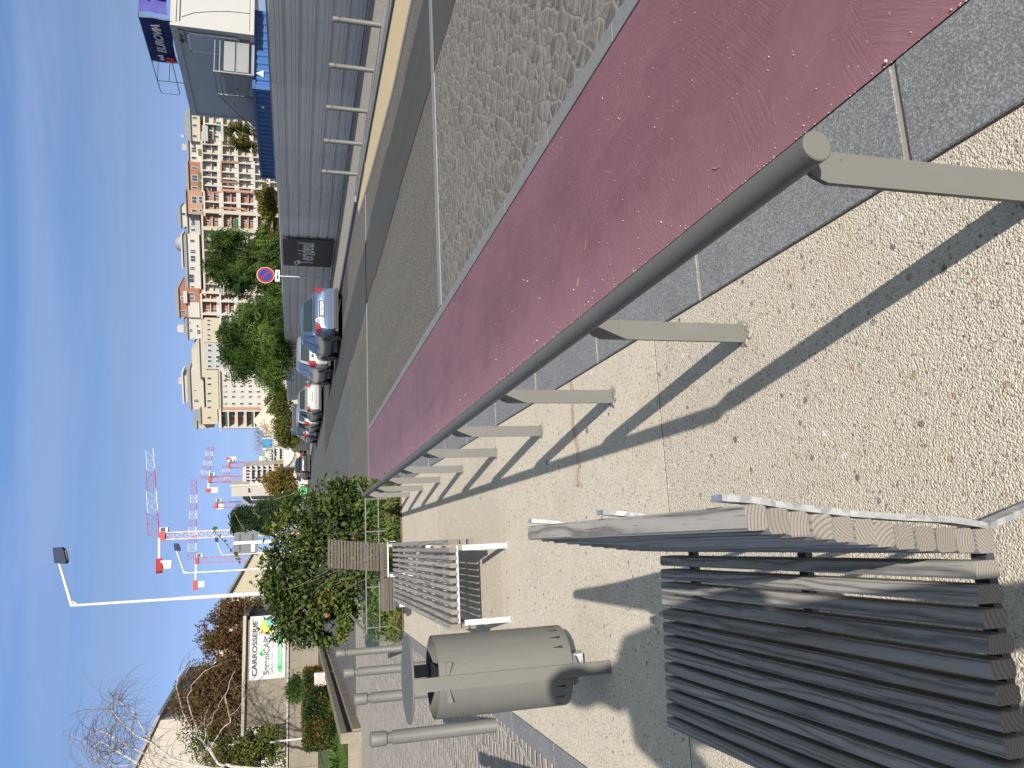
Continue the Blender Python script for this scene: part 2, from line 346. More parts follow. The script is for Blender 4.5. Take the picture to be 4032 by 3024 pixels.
# ------------------------------------------------------------------ mesh builder
class MB:
    def __init__(s): s.v = []; s.f = []; s.r = []; s.cx = []; s.cz = []; s.mi = []; s.sm = []
    def add(s, vs, fs, r=None, smooth=False, mi=0, c=None):
        o = len(s.v); r = random.random() if r is None else r
        s.v += [tuple(p) for p in vs]; s.f += [tuple(i+o for i in f) for f in fs]
        s.r += [r]*len(vs)
        if c is None:
            c = (sum(p[0] for p in vs)/len(vs), 0, sum(p[2] for p in vs)/len(vs))
        s.cx += [c[0]]*len(vs); s.cz += [c[2]]*len(vs)
        s.mi += [mi]*len(fs); s.sm += [smooth]*len(fs)
        return s
    def box(s, x0, x1, y0, y1, z0, z1, r=None, mi=0):
        x0, x1 = min(x0, x1), max(x0, x1); y0, y1 = min(y0, y1), max(y0, y1); z0, z1 = min(z0, z1), max(z0, z1)
        v = [(x, y, z) for x in (x0, x1) for y in (y0, y1) for z in (z0, z1)]
        return s.add(v, [(0, 1, 3, 2), (4, 6, 7, 5), (0, 4, 5, 1), (2, 3, 7, 6), (0, 2, 6, 4), (1, 5, 7, 3)], r, mi=mi)
    def cbox(s, x0, x1, y0, y1, z0, z1, b=.004, axis='y', r=None):
        """box with its long edges bevelled, running along an axis"""
        def sec(a0, a1, c0, c1): return [(a0+b, c0), (a1-b, c0), (a1, c0+b), (a1, c1-b), (a1-b, c1), (a0+b, c1), (a0, c1-b), (a0, c0+b)]
        if axis == 'y': P = sec(x0, x1, z0, z1); A = [(p, y0+0, q) for p, q in P]; B = [(p, y1, q) for p, q in P]
        elif axis == 'x': P = sec(y0, y1, z0, z1); A = [(x0, p, q) for p, q in P]; B = [(x1, p, q) for p, q in P]
        else: P = sec(x0, x1, y0, y1); A = [(p, q, z0) for p, q in P]; B = [(p, q, z1) for p, q in P]
        n = 8; fs = [tuple(range(n))[::-1], tuple(range(n, 2*n))] + [(i, (i+1) % n, (i+1) % n+n, i+n) for i in range(n)]
        return s.add(A+B, fs, r)
    def quad(s, a, b, c, d, r=None, mi=0): return s.add([a, b, c, d], [(0, 1, 2, 3)], r, mi=mi)
    def prism(s, pts, d, r=None, mi=0):
        """closed polygon (3d points) pushed along vector d"""
        n = len(pts); d = Vector(d); A = [Vector(p) for p in pts]; B = [p+d for p in A]
        return s.add(A+B, [tuple(range(n))[::-1], tuple(range(n, 2*n))] + [(i, (i+1) % n, (i+1) % n+n, i+n) for i in range(n)], r, mi=mi)
    def tube(s, pts, rad, n=8, r=None, cap=True, smooth=True, mi=0):
        pts = [Vector(p) for p in pts]; m = len(pts)
        if isinstance(rad, (int, float)): rad = [rad]*m
        vs = []; up = None
        for i, p in enumerate(pts):
            t = (pts[min(i+1, m-1)]-pts[max(i-1, 0)]).normalized()
            if up is None:
                up = Vector((0, 0, 1)) if abs(t.z) < .9 else Vector((1, 0, 0))
            a = t.cross(up).normalized(); b_ = a.cross(t).normalized(); up = b_
            for k in range(n):
                an = 2*PI*k/n; vs.append(p+(a*math.cos(an)+b_*math.sin(an))*rad[i])
        fs = [(i*n+k, i*n+(k+1) % n, (i+1)*n+(k+1) % n, (i+1)*n+k) for i in range(m-1) for k in range(n)]
        r = random.random() if r is None else r
        s.add(vs, fs, r, smooth, mi)
        if cap:
            s.add(vs[:n], [tuple(range(n))], r, mi=mi); s.add(vs[-n:], [tuple(range(n))[::-1]], r, mi=mi)
        return s
    def lathe(s, prof, n=24, c=(0, 0, 0), r=None, smooth=True, mi=0):
        """profile of (radius, z) turned about the vertical through c"""
        vs = [(c[0]+q*math.cos(2*PI*k/n), c[1]+q*math.sin(2*PI*k/n), c[2]+z) for q, z in prof for k in range(n)]
        fs = [(i*n+k, i*n+(k+1) % n, (i+1)*n+(k+1) % n, (i+1)*n+k) for i in range(len(prof)-1) for k in range(n)]
        return s.add(vs, fs, r, smooth, mi)
    def bar(s, a, b, w, h=None, r=None, mi=0):
        a, b = Vector(a), Vector(b); h = h or w; t = (b-a).normalized()
        up = Vector((0, 0, 1)) if abs(t.z) < .95 else Vector((1, 0, 0))
        u = t.cross(up).normalized()*w/2; q = u.cross(t).normalized()*h/2
        return s.prism([a-u-q, a+u-q, a+u+q, a-u+q], b-a, r, mi)
    def build(s, name, mat, parent=None, **kw):
        me = bpy.data.meshes.new(name); me.from_pydata(s.v, [], s.f)
        for an, dat in (('rnd', s.r), ('cx', s.cx), ('cz', s.cz)):
            a = me.attributes.new(an, 'FLOAT', 'POINT'); a.data.foreach_set('value', dat)
        mats = mat if isinstance(mat, (list, tuple)) else [mat]
        for m in mats: me.materials.append(m)
        me.polygons.foreach_set('material_index', s.mi); me.polygons.foreach_set('use_smooth', s.sm)
        bm = bmesh.new(); bm.from_mesh(me)
        if kw.pop('normals', True): bmesh.ops.recalc_face_normals(bm, faces=bm.faces)
        for e_ in bm.edges:
            if len(e_.link_faces) == 2 and e_.calc_face_angle(0) > .62: e_.smooth = False
        bm.to_mesh(me); bm.free(); me.update()
        o = bpy.data.objects.new(name, me); COL.objects.link(o)
        if parent is not None: o.parent = parent
        if kw: tag(o, **kw)
        return o
def tag(o, label=None, cat=None, group=None, kind=None):
    if label: o['label'] = label
    if cat: o['category'] = cat
    if group: o['group'] = group
    if kind: o['kind'] = kind
    return o
def thing(name, label, cat, loc=(0, 0, 0), rz=0, group=None):
    o = bpy.data.objects.new(name, None); COL.objects.link(o); o.location = loc; o.rotation_euler = (0, 0, rz)
    o.empty_display_size = .2
    return tag(o, label, cat, group)
def copy_tree(o, parent=None):
    c = o.copy(); COL.objects.link(c)
    if parent is not None: c.parent = parent
    for ch in [q for q in COL.objects if q.parent == o]: copy_tree(ch, c)
    return c
def text_mesh(s, size, mat, name, parent, loc, rot, extr=.002, sx=1.0, shear=0.0, align='LEFT', spacing=1.0, bold=0.0):
    cu = bpy.data.curves.new(name, 'FONT'); cu.body = s; cu.size = size; cu.extrude = extr; cu.shear = shear
    cu.align_x = align; cu.space_character = spacing; cu.offset = bold
    t = bpy.data.objects.new(name+'_tmp', cu); COL.objects.link(t)
    dg = bpy.context.evaluated_depsgraph_get()
    me = bpy.data.meshes.new_from_object(t.evaluated_get(dg)); bpy.data.objects.remove(t)
    me.name = name; me.materials.clear(); me.materials.append(mat)
    for v in me.vertices: v.co.x *= sx
    o = bpy.data.objects.new(name, me); COL.objects.link(o); o.parent = parent
    o.location = loc; o.rotation_euler = rot
    return o
def rect(name, x0, x1, y0, y1, z, mat, **kw):
    return MB().quad((x0, y0, z), (x1, y0, z), (x1, y1, z), (x0, y1, z)).build(name, mat, **kw)
# ================================================================== ground
rect('ground', -900, 900, -60, 2500, -0.05, MAT['groundc'], kind='structure')
rect('road', -4.35, 8.1, 21.8, 420, -0.016, MAT['asphalt_far'], kind='structure')
rect('road_crossing', 2.68, 9.3, 8.52, 17.62, -0.014, MAT['asphalt'], kind='structure')
rect('road_crossing', -60, 9.3, 17.85, 24.3, -0.012, MAT['asphalt'], kind='structure')
rect('road_left', -60, -4.35, 24.3, 34, -0.016, MAT['asphalt_far'], kind='structure')
# dark repaired trench with ragged edges
def ragged(xa, ya, yb, amp, seed, step=.12):
    random.seed(seed); out = []; y = ya; o = 0
    while y < yb:
        if random.random() < .06: o = random.uniform(-amp, amp)
        out.append((xa(y)+o+random.uniform(-.012, .012), y)); y += step
    return out
Lf = ragged(lambda y: 5.62+.02*math.sin(y*.7) if y < 18 else 5.62-.02*(y-18), 5.2, 44, .07, 3)
Rt = ragged(lambda y: 7.12+.02*(y-9), 5.2, 44, .06, 4)
m = MB()
for i in range(min(len(Lf), len(Rt))-1):
    m.quad((*Lf[i], -.006), (*Rt[i], -.006), (*Rt[i+1], -.006), (*Lf[i+1], -.006))
m.build('road_patch', MAT['asphalt_dark'], kind='structure')
rect('cobbles', 2.67, 9.3, -2, 8.30, -0.010, MAT['cob_r'], kind='structure')
m = MB(); m.box(2.68, 9.3, 8.32, 8.50, -.05, -.002); m.build('kerb_strip', MAT['kerb'], kind='structure')
m = MB(); m.box(-1.3, 9.3, 17.64, 17.80, -.05, -.006); m.build('kerb_strip', MAT['granite_dark'], kind='structure')
rect('cycle_path', 1.262, 2.55, -2, 17.63, -0.008, MAT['red'], kind='structure')
m = MB(); y = -2.2
while y < 17.6:
    m.cbox(2.556, 2.672, y, min(y+1.092, 17.62), -.05, -.002, b=.003); y += 1.10
m.build('edging_strip', MAT['granite_dark'], kind='structure')
# granite kerb along the railing, with mortar joints
m = MB(); j = MB(); y = 1.545-1.13*4
for i in range(16):
    m.cbox(.926, 1.252, y+.014, min(y+1.13-.014, 17.62), -.06, .001+.001*(i % 2), b=.004); j.box(.93, 1.25, y-.015, y+.015, -.06, -.004); y += 1.13
    if y > 17.4: break
m.build('granite_kerb', MAT['granite'], kind='structure'); j.build('kerb_mortar', MAT['mortar'], kind='structure')
# concrete slabs
jm = MB()
for k in range(-2, 4):
    y0 = .18+2.945*k; y1 = y0+2.945
    m = MB(); m.cbox(-1.286, .918, y0+.005, y1-.005 if k < 3 else 12.06, -.08, 0, b=.004)
    m.build('paving_slab', MAT['concrete'], kind='structure')
    jm.box(-1.286, .918, y1-.006, y1+.006, -.07, -.0015)
jm.build('slab_joint', plain('dark sandy joint', (.10, .085, .065), .95, var=.4, sc=40), kind='structure')
m = MB()
yy = -2
while yy < 21:
    m.cbox(-1.43, -1.292, yy, min(yy+1.0, 21)-.008, -.06, -.001, b=.003); yy += 1.0
m.build('edging_strip', MAT['granite'], kind='structure')
rect('cobbles', -30, -1.43, -2, 17.84, -0.010, MAT['cob_l'], kind='structure')
rect('cobbles', -9.6, -1.30, 17.84, 21.75, -0.0085, MAT['cob_l'], kind='structure')
m = MB(); m.box(-9.6, -1.3, 21.75, 21.9, -.05, -.004); m.build('kerb_strip', MAT['kerb'], kind='structure')
# right side: sandy wedge, kerb, footway
m = MB(); P = [(7.95, 9.2), (7.9, 12.2), (8.35, 16.3), (8.85, 19.6), (9.12, 19.9), (9.18, 14.2), (9.2, 9.2)]
m.add([(x, y, -.004) for x, y in P], [tuple(range(len(P)))]); m.build('pavement_ramp', MAT['sand'], kind='structure')
m = MB()
for a, b in zip(P[:-3], P[1:-2]): m.quad((a[0]-.12, a[1], -.006), (a[0], a[1], -.0035), (b[0], b[1], -.0035), (b[0]-.12, b[1], -.006))
m.build('kerb_strip', MAT['kerb'], kind='structure')
m = MB(); y = 2
while y < 150:
    m.cbox(9.32, 9.50, y, y+.992, -.08, .035 if y < 20 else .08, b=.015); y += 1.0
m.build('kerb', MAT['kerb'], kind='structure')
m = MB(); m.box(9.56, 9.72, 2, 40, -.08, .03); m.build('kerb_strip', MAT['kerb'], kind='structure')
rect('gutter', 8.1, 9.3, 24.3, 150, -0.010, MAT['asphalt_dark'], kind='structure')
rect('footway', 9.5, 22, 2, 150, .018, MAT['footway'], kind='structure')
# loose bits: pebbles and twigs on the red coating
m = MB(); random.seed(11)
for i in range(620):
    y = random.uniform(.9, 17) if i > 260 else random.uniform(.9, 6); e = random.random()**4.5
    x = 1.262+e*1.25; q = random.uniform(.001, .0032)*(1 if random.random() < .95 else 2.2)
    m.lathe([(0.0005, 0), (q, q*.5), (q*.8, q*1.2), (0.0003, q*1.5)], 5, (x, y, -.008), smooth=False)
m.build('gravel', plain('pale loose grit', (.42, .37, .33), .9, var=.4, sc=200), label='pale loose grit scattered along the edge of the red path', cat='gravel', kind='stuff')
m = MB()
for x, y in ((1.43, 1.36), (1.62, 1.72), (1.5, 1.55), (1.45, 4.05), (1.62, 3.9), (1.85, 5.1), (1.58, 5.6), (1.9, 7.2), (1.42, 2.5), (2.1, 3.3)):
    a = random.uniform(0, 6); L = random.uniform(.012, .035); q = random.uniform(.0008, .003)
    m.tube([(x, y, -.005), (x+L*math.cos(a), y+L*math.sin(a), -.004), (x+2*L*math.cos(a+.2), y+2*L*math.sin(a+.2), -.005)], [q, q, q*.4], 5)
m.build('dry_twigs', plain('straw coloured twig', (.45, .33, .18), .9), label='straw coloured dry twigs lying on the red path', cat='twigs', kind='stuff')

# ================================================================== railing
MAT['collar'] = mat_granite('crumbling grey mortar', (.16, .145, .12), (.34, .31, .26), 120)
rl = thing('railing', 'long low railing of one round taupe steel tube on flat posts beside the red path', 'railing', (.705, 1.1, 0))
m = MB(); R = .0315; zc = .648
m.tube([(0, .02, zc), (0, .0225, zc), (0, 10.14, zc), (0, 10.1425, zc)], [R-.0025, R, R, R-.0025], 32)
m.build('rail', MAT['taupe'], rl)
POSTS = [1.20, 2.405, 3.65, 4.88, 6.10, 7.46, 8.70, 9.94, 11.17]
for y in POSTS:
    # flat bar seen face on, its top cut to a point that carries the tube
    yy = y-1.1; m = MB(); w = .0345; t = .006
    prof = [(-w, 0), (w, 0), (w, zc-.075), (w-.012, zc-.045), (.006, zc-R+.004), (-.006, zc-R+.004), (-w+.012, zc-.045), (-w, zc-.075)]
    # the bar's wide face looks back down the path
    m.prism([(px, yy-t, pz-.02 if pz == 0 else pz) for px, pz in prof], (0, 2*t, 0))
    p = m.build('post', MAT['taupe'], rl)
    m = MB(); n = 18; rr = [.055+.012*random.uniform(-1, 1) for _ in range(n)]
    top = [(rr[i]*.75*math.cos(2*PI*i/n), yy+.75*rr[i]*math.sin(2*PI*i/n), .005+.002*random.random()) for i in range(n)]
    bot = [(rr[i]*math.cos(2*PI*i/n), yy+rr[i]*math.sin(2*PI*i/n), .0008) for i in range(n)]
    m.add(top+bot, [tuple(range(n))]+[(i, (i+1) % n, (i+1) % n+n, i+n) for i in range(n)])
    m.build('mortar_collar', MAT['collar'], p)

# ================================================================== benches
def bar_path(m, pts, w, t, r=None):
    """flat steel strip of width w (along y) following points (x, y, z)"""
    for a, b in zip(pts[:-1], pts[1:]):
        a, b = Vector(a), Vector(b); d = (b-a).normalized(); n = Vector((d.z, 0, -d.x))*t/2; v = Vector((0, w/2, 0))
        m.prism([a-n-v, a+n-v, a+n+v, a-n+v], b-a, r)
# nearest bench: seat of thirteen slats, upright back on the path side
b1 = thing('park_bench', 'nearest grey slatted wooden bench with a high back, seat partly in the photographer\'s shadow', 'bench', (0, 1.10, 0))
m = MB(); random.seed(5)
for k in range(13):
    x1 = -.077-.0415*k; m.cbox(x1-.031, x1, .0+random.uniform(-.002, .002), 1.215+.004*k, .408, .462, b=.005)
m.build('seat', MAT['wood'], b1)
m = MB(); prof = [(.036, .882), (.029, .840), (.022, .800), (.016, .758), (.010, .717), (.004, .676), (-.002, .635), (-.008, .594), (-.013, .553), (-.017, .512), (-.020, .470), (-.023, .428)]
for x, z in prof:
    c, s_ = math.cos(.13), math.sin(.13)
    m.cbox(x-.042, x, .005+random.uniform(-.003, .003), 1.222, z-.0195, z+.0190, b=.005)
m.build('backrest', MAT['wood'], b1)
# packers between back slats
m = MB()
for y in (.045, .60, 1.13):
    for x, z in prof[:-1]: m.box(x-.036, x-.004, y-.018, y+.018, z-.0225, z-.0185)
m.build('packers', MAT['dark'], b1)
for y in (.045, .56, 1.115):
    foot = [(.004, y, .30), (.045, y, .16), (.085, y, 0)] if y < .1 else [(-.024, y, .30), (-.03, y, 0)]
    m = MB(); bar_path(m, [(.050, y, .925), (.043, y, .86), (.030, y, .79), (.015, y, .68), (.004, y, .57), (-.004, y, .47), (-.014, y, .41), (-.020, y, .385)]+foot, .036, .011)
    lg = m.build('rear_support', MAT['galv'], b1)
    m = MB(); m.box(-.60, -.02, y-.016, y+.016, .385, .404); m.build('cross_bar', MAT['galv'] if y > 9 else plain('steel in painted shade', (.06, .065, .075), .5, .4, .4), b1)  # under-seat shade put into the dark steel colour of the cross bars
    m = MB(); bar_path(m, [(-.555, y, .386), (-.575, y, .2), (-.60, y, 0)], .036, .011); m.build('leg', MAT['galv'], b1)
# second bench: backless, waterfall aprons on both long sides
b2 = thing('park_bench', 'backless bench of long grey slats with pale steel legs beside the bin', 'bench', (0, 5.93, 0))
m = MB()
for k in range(10):
    x1 = -.045-.0575*k
    m.cbox(x1-.036, x1, .0, 1.72, .400, .455, b=.007); m.cbox(x1-.037, x1-.001, 1.723, 3.60, .400, .455, b=.007)
m.build('seat', MAT['wood'], b2)
for sx, nm in ((1, 'R'), (-1, 'L')):
    m = MB()
    for q, (zz, dz) in enumerate(((.375, .085), (.312, .050), (.252, .048))):
        x0 = -.020 if sx > 0 else -.655
        m.cbox(x0, x0+.040, .0+(.0 if sx > 0 else .02), 1.70, zz-.0+(.006 if q else 0), zz+dz, b=.006)
        m.cbox(x0+.0015, x0+.0415, 1.704, 3.60, zz+(.006 if q else 0), zz+dz, b=.006)
    m.build('apron', MAT['wood'], b2)
m = MB(); m.box(-.61, -.03, .022, .05, .380, .398); m.box(-.63, -.015, 1.69, 1.73, .36, .398); m.box(-.63, -.015, 3.5, 3.55, .36, .398)
for y in (.6, 1.2, 2.3, 2.9): m.box(-.6, -.03, y-.02, y+.02, .372, .398)
m.build('frame', MAT['galv'], b2)
for x in (-.048, -.605):
    for y in (-.005, 3.5):
        m = MB(); bar_path(m, [(x, y, .352), (x, y, 0)], .012, .040); m.box(x-.024, x+.024, y-.02, y+.02, 0, .006)
        m.build('leg', MAT['white'], b2)
# galvanised plate linking it to the next seat
# third seat: high narrow slatted back facing the camera over a low slatted seat
Y3 = 10.55
b3 = thing('park_bench', 'far slatted seat with a tall narrow back in front of the planted bed', 'bench', (0, Y3, 0))
m = MB()
zt = 1.168
for k in range(17):
    t = k/16; xl = -.262-(.075)*t; xr = .112-.082*t; z1 = zt-.0418*k; yb = .18-.16*t
    m.cbox(xl+random.uniform(-.003, .003), xr, yb, yb+.042, z1-.030, z1, b=.005, axis='x')
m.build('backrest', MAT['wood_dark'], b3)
m = MB()
for x in (-.22, .0): bar_path(m, [(x, .23, 1.14), (x, .10, .45)], .03, .03)
m.build('back_support', MAT['galv'], b3)
m = MB()
for k in range(11):
    x1 = .030-.0405*k; m.cbox(x1-.036, x1, -.04, .9, .410, .450, b=.004)
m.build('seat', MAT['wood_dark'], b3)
m = MB()
m.cbox(-.84, .03, -.045, .04, .452, .492, b=.004, axis='x')
m.build('seat_edge', MAT['wood_dark'], b3)
m = MB()
for zz, dz in ((.395, .075), (.350, .036), (.308, .034)):
    m.cbox(-.845, -.425, -.075, -.02, zz, zz+dz, b=.006, axis='x')
for k in range(9): m.cbox(-.84, -.425, .05+.05*k, .085+.05*k, .41, .450, b=.004, axis='x')
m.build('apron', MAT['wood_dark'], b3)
m = MB(); m.box(-.42, .035, -.05, -.03, .392, .408); m.box(-.42, .035, .7, .75, .37, .408)
m.build('frame', MAT['white'], b3)
for x, y in ((-.40, .0), (.0, .0), (-.8, .1), (-.8, .5), (-.4, .8), (0, .8)):
    m = MB(); bar_path(m, [(x, y, .40), (x, y, 0)], .012, .04); m.build('leg', MAT['galv'], b3)
m = MB(); m.prism([(.03, -.02, .40), (.045, -.9, .47), (.045, -.9, .40), (.03, -.02, .385)], (-.006, 0, 0)); m.build('link_plate', MAT['galv'], b3)

# ================================================================== litter bin
tb = thing('litter_bin', 'round taupe steel litter bin with a flat disc lid on two flat straps', 'bin', (-.680, 4.150, 0))
m = MB(); R = .205
m.lathe([(R, .205), (R, .905), (R-.0035, .907), (R-.0035, .205)], 64); m.build('drum', MAT['taupe'], tb)
m = MB()
for i, a in enumerate([-PI/2+.36*(q+.0) for q in (-3.4, -2.5, -1.6, 1.1, 1.9, 2.7, 3.4)]):
    a += .2; c, s_ = math.cos(a), math.sin(a); q = R+.0008; t = Vector((-s_, c, 0))
    base = Vector((q*c, q*s_, 0))
    m.add([base+t*.0075+Vector((0, 0, .245)), base-t*.0075+Vector((0, 0, .245)), base+Vector((0, 0, .305))], [(0, 1, 2)])
m.build('drain_slots', MAT['dark'], tb)
m = MB(); m.lathe([(.001, 1.030), (.212, 1.030), (.214, 1.032), (.214, 1.038), (.212, 1.040), (.001, 1.040)], 64); m.build('lid', MAT['taupe'], tb)
m = MB(); m.prism([(-.033, -.222, -.01), (.033, -.222, -.01), (.033, -.222, 1.036), (-.033, -.222, 1.036)], (0, .010, 0)); m.build('front_strap', MAT['taupe'], tb)
m = MB(); m.prism([(-.033, .210, -.01), (.033, .210, -.01), (.033, .210, 1.030), (-.033, .210, 1.030)], (0, .010, 0)); m.build('rear_strap', MAT['taupe'], tb)
m = MB()
m.box(-.05, .05, -.18, .19, .885, .893)
m.lathe([(R-.03, .85), (R-.028, .30), (R-.03, .25), (.002, .25)], 40)
m.build('liner', MAT['dark'], tb)
m = MB()
for s_ in (-1, 1):
    m.prism([(s_*.033, -.214, .872), (s_*.090, -.214, .872), (s_*.095, -.214, .868), (s_*.095, -.214, .845), (s_*.088, -.214, .842), (s_*.033, -.214, .858)], (0, .012, 0))
    m.prism([(s_*.033, -.214, .205), (s_*.075, -.212, .205), (s_*.07, -.212, .195), (s_*.033, -.214, .180)], (0, .012, 0))
m.build('hinge_tabs', MAT['taupe'], tb)
m = MB(); m.box(.0, .05, -.02, .02, .08, .205); m.tube([(.02, .03, .1), (.02, .03, .205)], .012); m.build('foot_bracket', MAT['galv'], tb)
# pale flashes of bag liner folded in at the mouth
m = MB()
for a in (-1.9, -1.1, .3, 3.4, 4.1):
    c, s_ = math.cos(a), math.sin(a); c2, s2 = math.cos(a+.5), math.sin(a+.5); q = R-.006
    m.add([(q*c, q*s_, .900), (q*c2, q*s2, .900), (q*.8*math.cos(a+.25), q*.8*math.sin(a+.25), .80)], [(0, 1, 2)])
m.build('bag_folds', MAT['taupe'], tb)

# ================================================================== bollards
def bollard_mesh(h=1.015, r=.0535):
    m = MB()
    m.lathe([(r+.003, -.02), (r+.003, .006), (r, .012), (r, h-.178), (r-.006, h-.170), (r-.012, h-.166), (r-.012, h-.135),
             (r+.001, h-.130), (r+.004, h-.126), (r+.004, h-.016), (r-.002, h-.005), (r-.012, h), (.001, h+.001)], 28)
    return m
bo = bollard_mesh().build('bollard', MAT['taupe'], None, label='nearest taupe steel bollard, left of the litter bin', cat='bollard', group='bollards along the left edge of the slab paving')
bo.location = (-1.50, 6.56, 0)
for (x, y), lab in zip(((-1.50, 8.28), (-1.50, 10.02), (-1.50, 11.88), (-1.50, 4.80)),
        ('second nearest bollard, its foot hidden behind the bin lid', 'third bollard behind the bin, between the second and the farthest', 'farthest of the four bollards behind the bin', 'bollard just left of the picture that casts the corner shadow')):
    c = bo.copy(); COL.objects.link(c); c.location = (x, y, 0); c['label'] = lab
ro = None
RB = [((10.12, 13.55), 'rightmost and nearest bollard before the corrugated fence'), ((10.14, 15.1), 'second bollard from the right before the corrugated fence'),
      ((10.10, 16.68), 'middle one of the five bollards before the corrugated fence'), ((10.08, 18.2), 'fourth bollard from the right before the corrugated fence'), ((10.02, 19.75), 'leftmost and farthest bollard before the corrugated fence')]
for (x, y), lab in RB:
    c = bo.copy(); COL.objects.link(c); c.location = (x, y, .018); c['label'] = lab; c['group'] = 'bollards along the far kerb by the fence'
    c.scale = (1, 1, .93)

# ================================================================== planted bed with its low hoop rail
m = MB(); m.box(-1.28, 1.06, 12.08, 17.2, -.06, .02); m.build('planting_soil', MAT['soil'], kind='structure')
hr = thing('bed_rail', 'low two-bar taupe rail around the planted bed', 'rail', (0, 12.3, 0))
m = MB()
for z in (.535, .335): m.box(-1.30, .80, -.012, .012, z-.009, z+.009)
m.build('bar', MAT['taupe'], hr)
for x in (-1.22, -.62, -.02, .22, .72):
    m = MB(); m.box(x-.008, x+.008, -.016, .016, -.05, .53); m.build('post', MAT['taupe'], hr)
m = MB(); m.bar((.74, 0, .53), (1.02, .5, .62), .05, .012); m.bar((.74, 0, .33), (1.02, .5, .40), .03, .012)
m.bar((.80, 0, .50), (.80, 0, .30), .012, .07); m.build('end_plate', MAT['taupe'], hr)
m = MB(); m.bar((-1.30, 0, .53), (-1.05, .6, .74), .05, .012); m.bar((-1.30, 0, .33), (-1.1, .5, .48), .03, .012); m.build('end_plate', MAT['taupe'], hr)

# ---- leaves
def leaf(m, p, d, L, w, curl=.2, r=None, roll=None):
    """one pointed leaf from p along d"""
    d = Vector(d).normalized(); u = d.cross(Vector((random.uniform(-.3, .3), random.uniform(-.3, .3), 1)))
    if u.length < .01: u = Vector((1, 0, 0))
    u.normalize(); n = u.cross(d)
    if roll: u = (u*math.cos(roll)+n*math.sin(roll)); n = u.cross(d)
    p = Vector(p); a = p; b = p+d*L*.35+u*w*.5+n*curl*L*.1; c = p+d*L*.35-u*w*.5+n*curl*L*.1; e = p+d*L*.72+u*w*.36; f = p+d*L*.72-u*w*.36; g = p+d*L-n*curl*L*.4; mid = p+d*L*.5-n*curl*L*.16
    m.add([a, b, e, g, f, c, mid], [(0, 1, 6), (1, 2, 6), (2, 3, 6), (3, 4, 6), (4, 5, 6), (5, 0, 6)], r)
def rdir(up=0.0):
    while True:
        v = Vector((random.gauss(0, 1), random.gauss(0, 1), random.gauss(0, 1)+up))
        if v.length > .1: return v.normalized()
def in_blobs(p, blobs):
    for c, r in blobs:
        q = ((p[0]-c[0])/r[0])**2+((p[1]-c[1])/r[1])**2+((p[2]-c[2])/r[2])**2
        if q < 1: return q
    return None
MAT['leaf_shrub'] = mat_leaf('bindweed covered shrub leaf', [(.020, .035, .010), (.050, .085, .020), (.075, .125, .028), (.11, .16, .035), (.19, .20, .05), (.28, .13, .05)], .3)
MAT['leaf_weed'] = mat_leaf('low weed leaf', [(.045, .09, .025), (.08, .15, .035), (.14, .20, .05), (.17, .16, .06), (.26, .20, .10)], .3)
MAT['bark'] = plain('brown grey bark', (.16, .125, .09), .9, var=.3, sc=8, bump=.02)
sh = thing('shrub', 'big leafy green shrub overgrown with climbing stems behind the far seat', 'shrub', (0, 14.1, 0))
blobs = [((-.35, 0, 1.15), (.85, .75, 1.0)), ((.45, -.1, .95), (.75, .7, .88)), ((-.95, .1, 1.25), (.55, .6, .62)), ((.05, .1, 1.60), (.70, .55, .58)), ((-1.12, 0, 1.5), (.48, .45, .50)), ((-1.2, .0, 1.05), (.42, .4, .4)), ((.75, -.25, .65), (.42, .5, .6)), ((-.6, 0, 1.75), (.45, .4, .38))]
m = MB(); random.seed(21); cnt = 0
while cnt < 19000:
    c, r = random.choice(blobs); v = rdir(); q = random.uniform(.35, 1.10)**.6
    n_ = mnoise.noise(Vector((c[0]*2+v.x*1.7, v.y*1.7, v.z*1.7+c[2])))
    q *= 1+.42*n_
    p = Vector((c[0]+r[0]*v.x*q, c[1]+r[1]*v.y*q, c[2]+r[2]*v.z*q))
    if p.z < .12: continue
    if mnoise.noise(p*3.4) < -.20: continue
    g = mnoise.noise(p*1.9+Vector((5, 5, 5)))
    d = (v*.7+Vector((random.gauss(0, .6), random.gauss(0, .6), random.gauss(-.35, .5)))).normalized()
    rr = min(.97, max(.02, .36+.42*g+random.gauss(0, .17))); 
    if random.random() < .02: rr = random.uniform(.85, 1)
    L = random.uniform(.045, .11) if q > .8 else random.uniform(.055, .09)
    leaf(m, p, d, L, L*random.uniform(.6, .85), random.uniform(-.3, .6), rr); cnt += 1
# fine foliage low inside
for i in range(5200):
    p = Vector((random.uniform(-1.15, .95), random.uniform(-.75, .5), random.uniform(.15, 1.5)))
    if in_blobs(p, blobs) is None: continue
    L = random.uniform(.03, .055); leaf(m, p, rdir(.2), L, L*.6, .3, min(1, max(0, random.gauss(.45, .18))))
m.build('leaves', MAT['leaf_shrub'], sh, normals=False)
m = MB()
for i in range(46):
    x, y = random.gauss(0, .28), random.gauss(0, .2); a = random.uniform(0, 2*PI); L = random.uniform(.6, 1.15)
    pts = [Vector((x, y, 0))]; d = Vector((math.cos(a)*random.uniform(.1, .7), math.sin(a)*.4, 1)).normalized()
    for q in range(6):
        d = (d+Vector((random.gauss(0, .12), random.gauss(0, .12), -.05*q))).normalized(); pts.append(pts[-1]+d*L*.3)
    m.tube(pts, [.013, .012, .010, .008, .006, .004, .002], 5)
m.build('stems', MAT['bark'], sh)
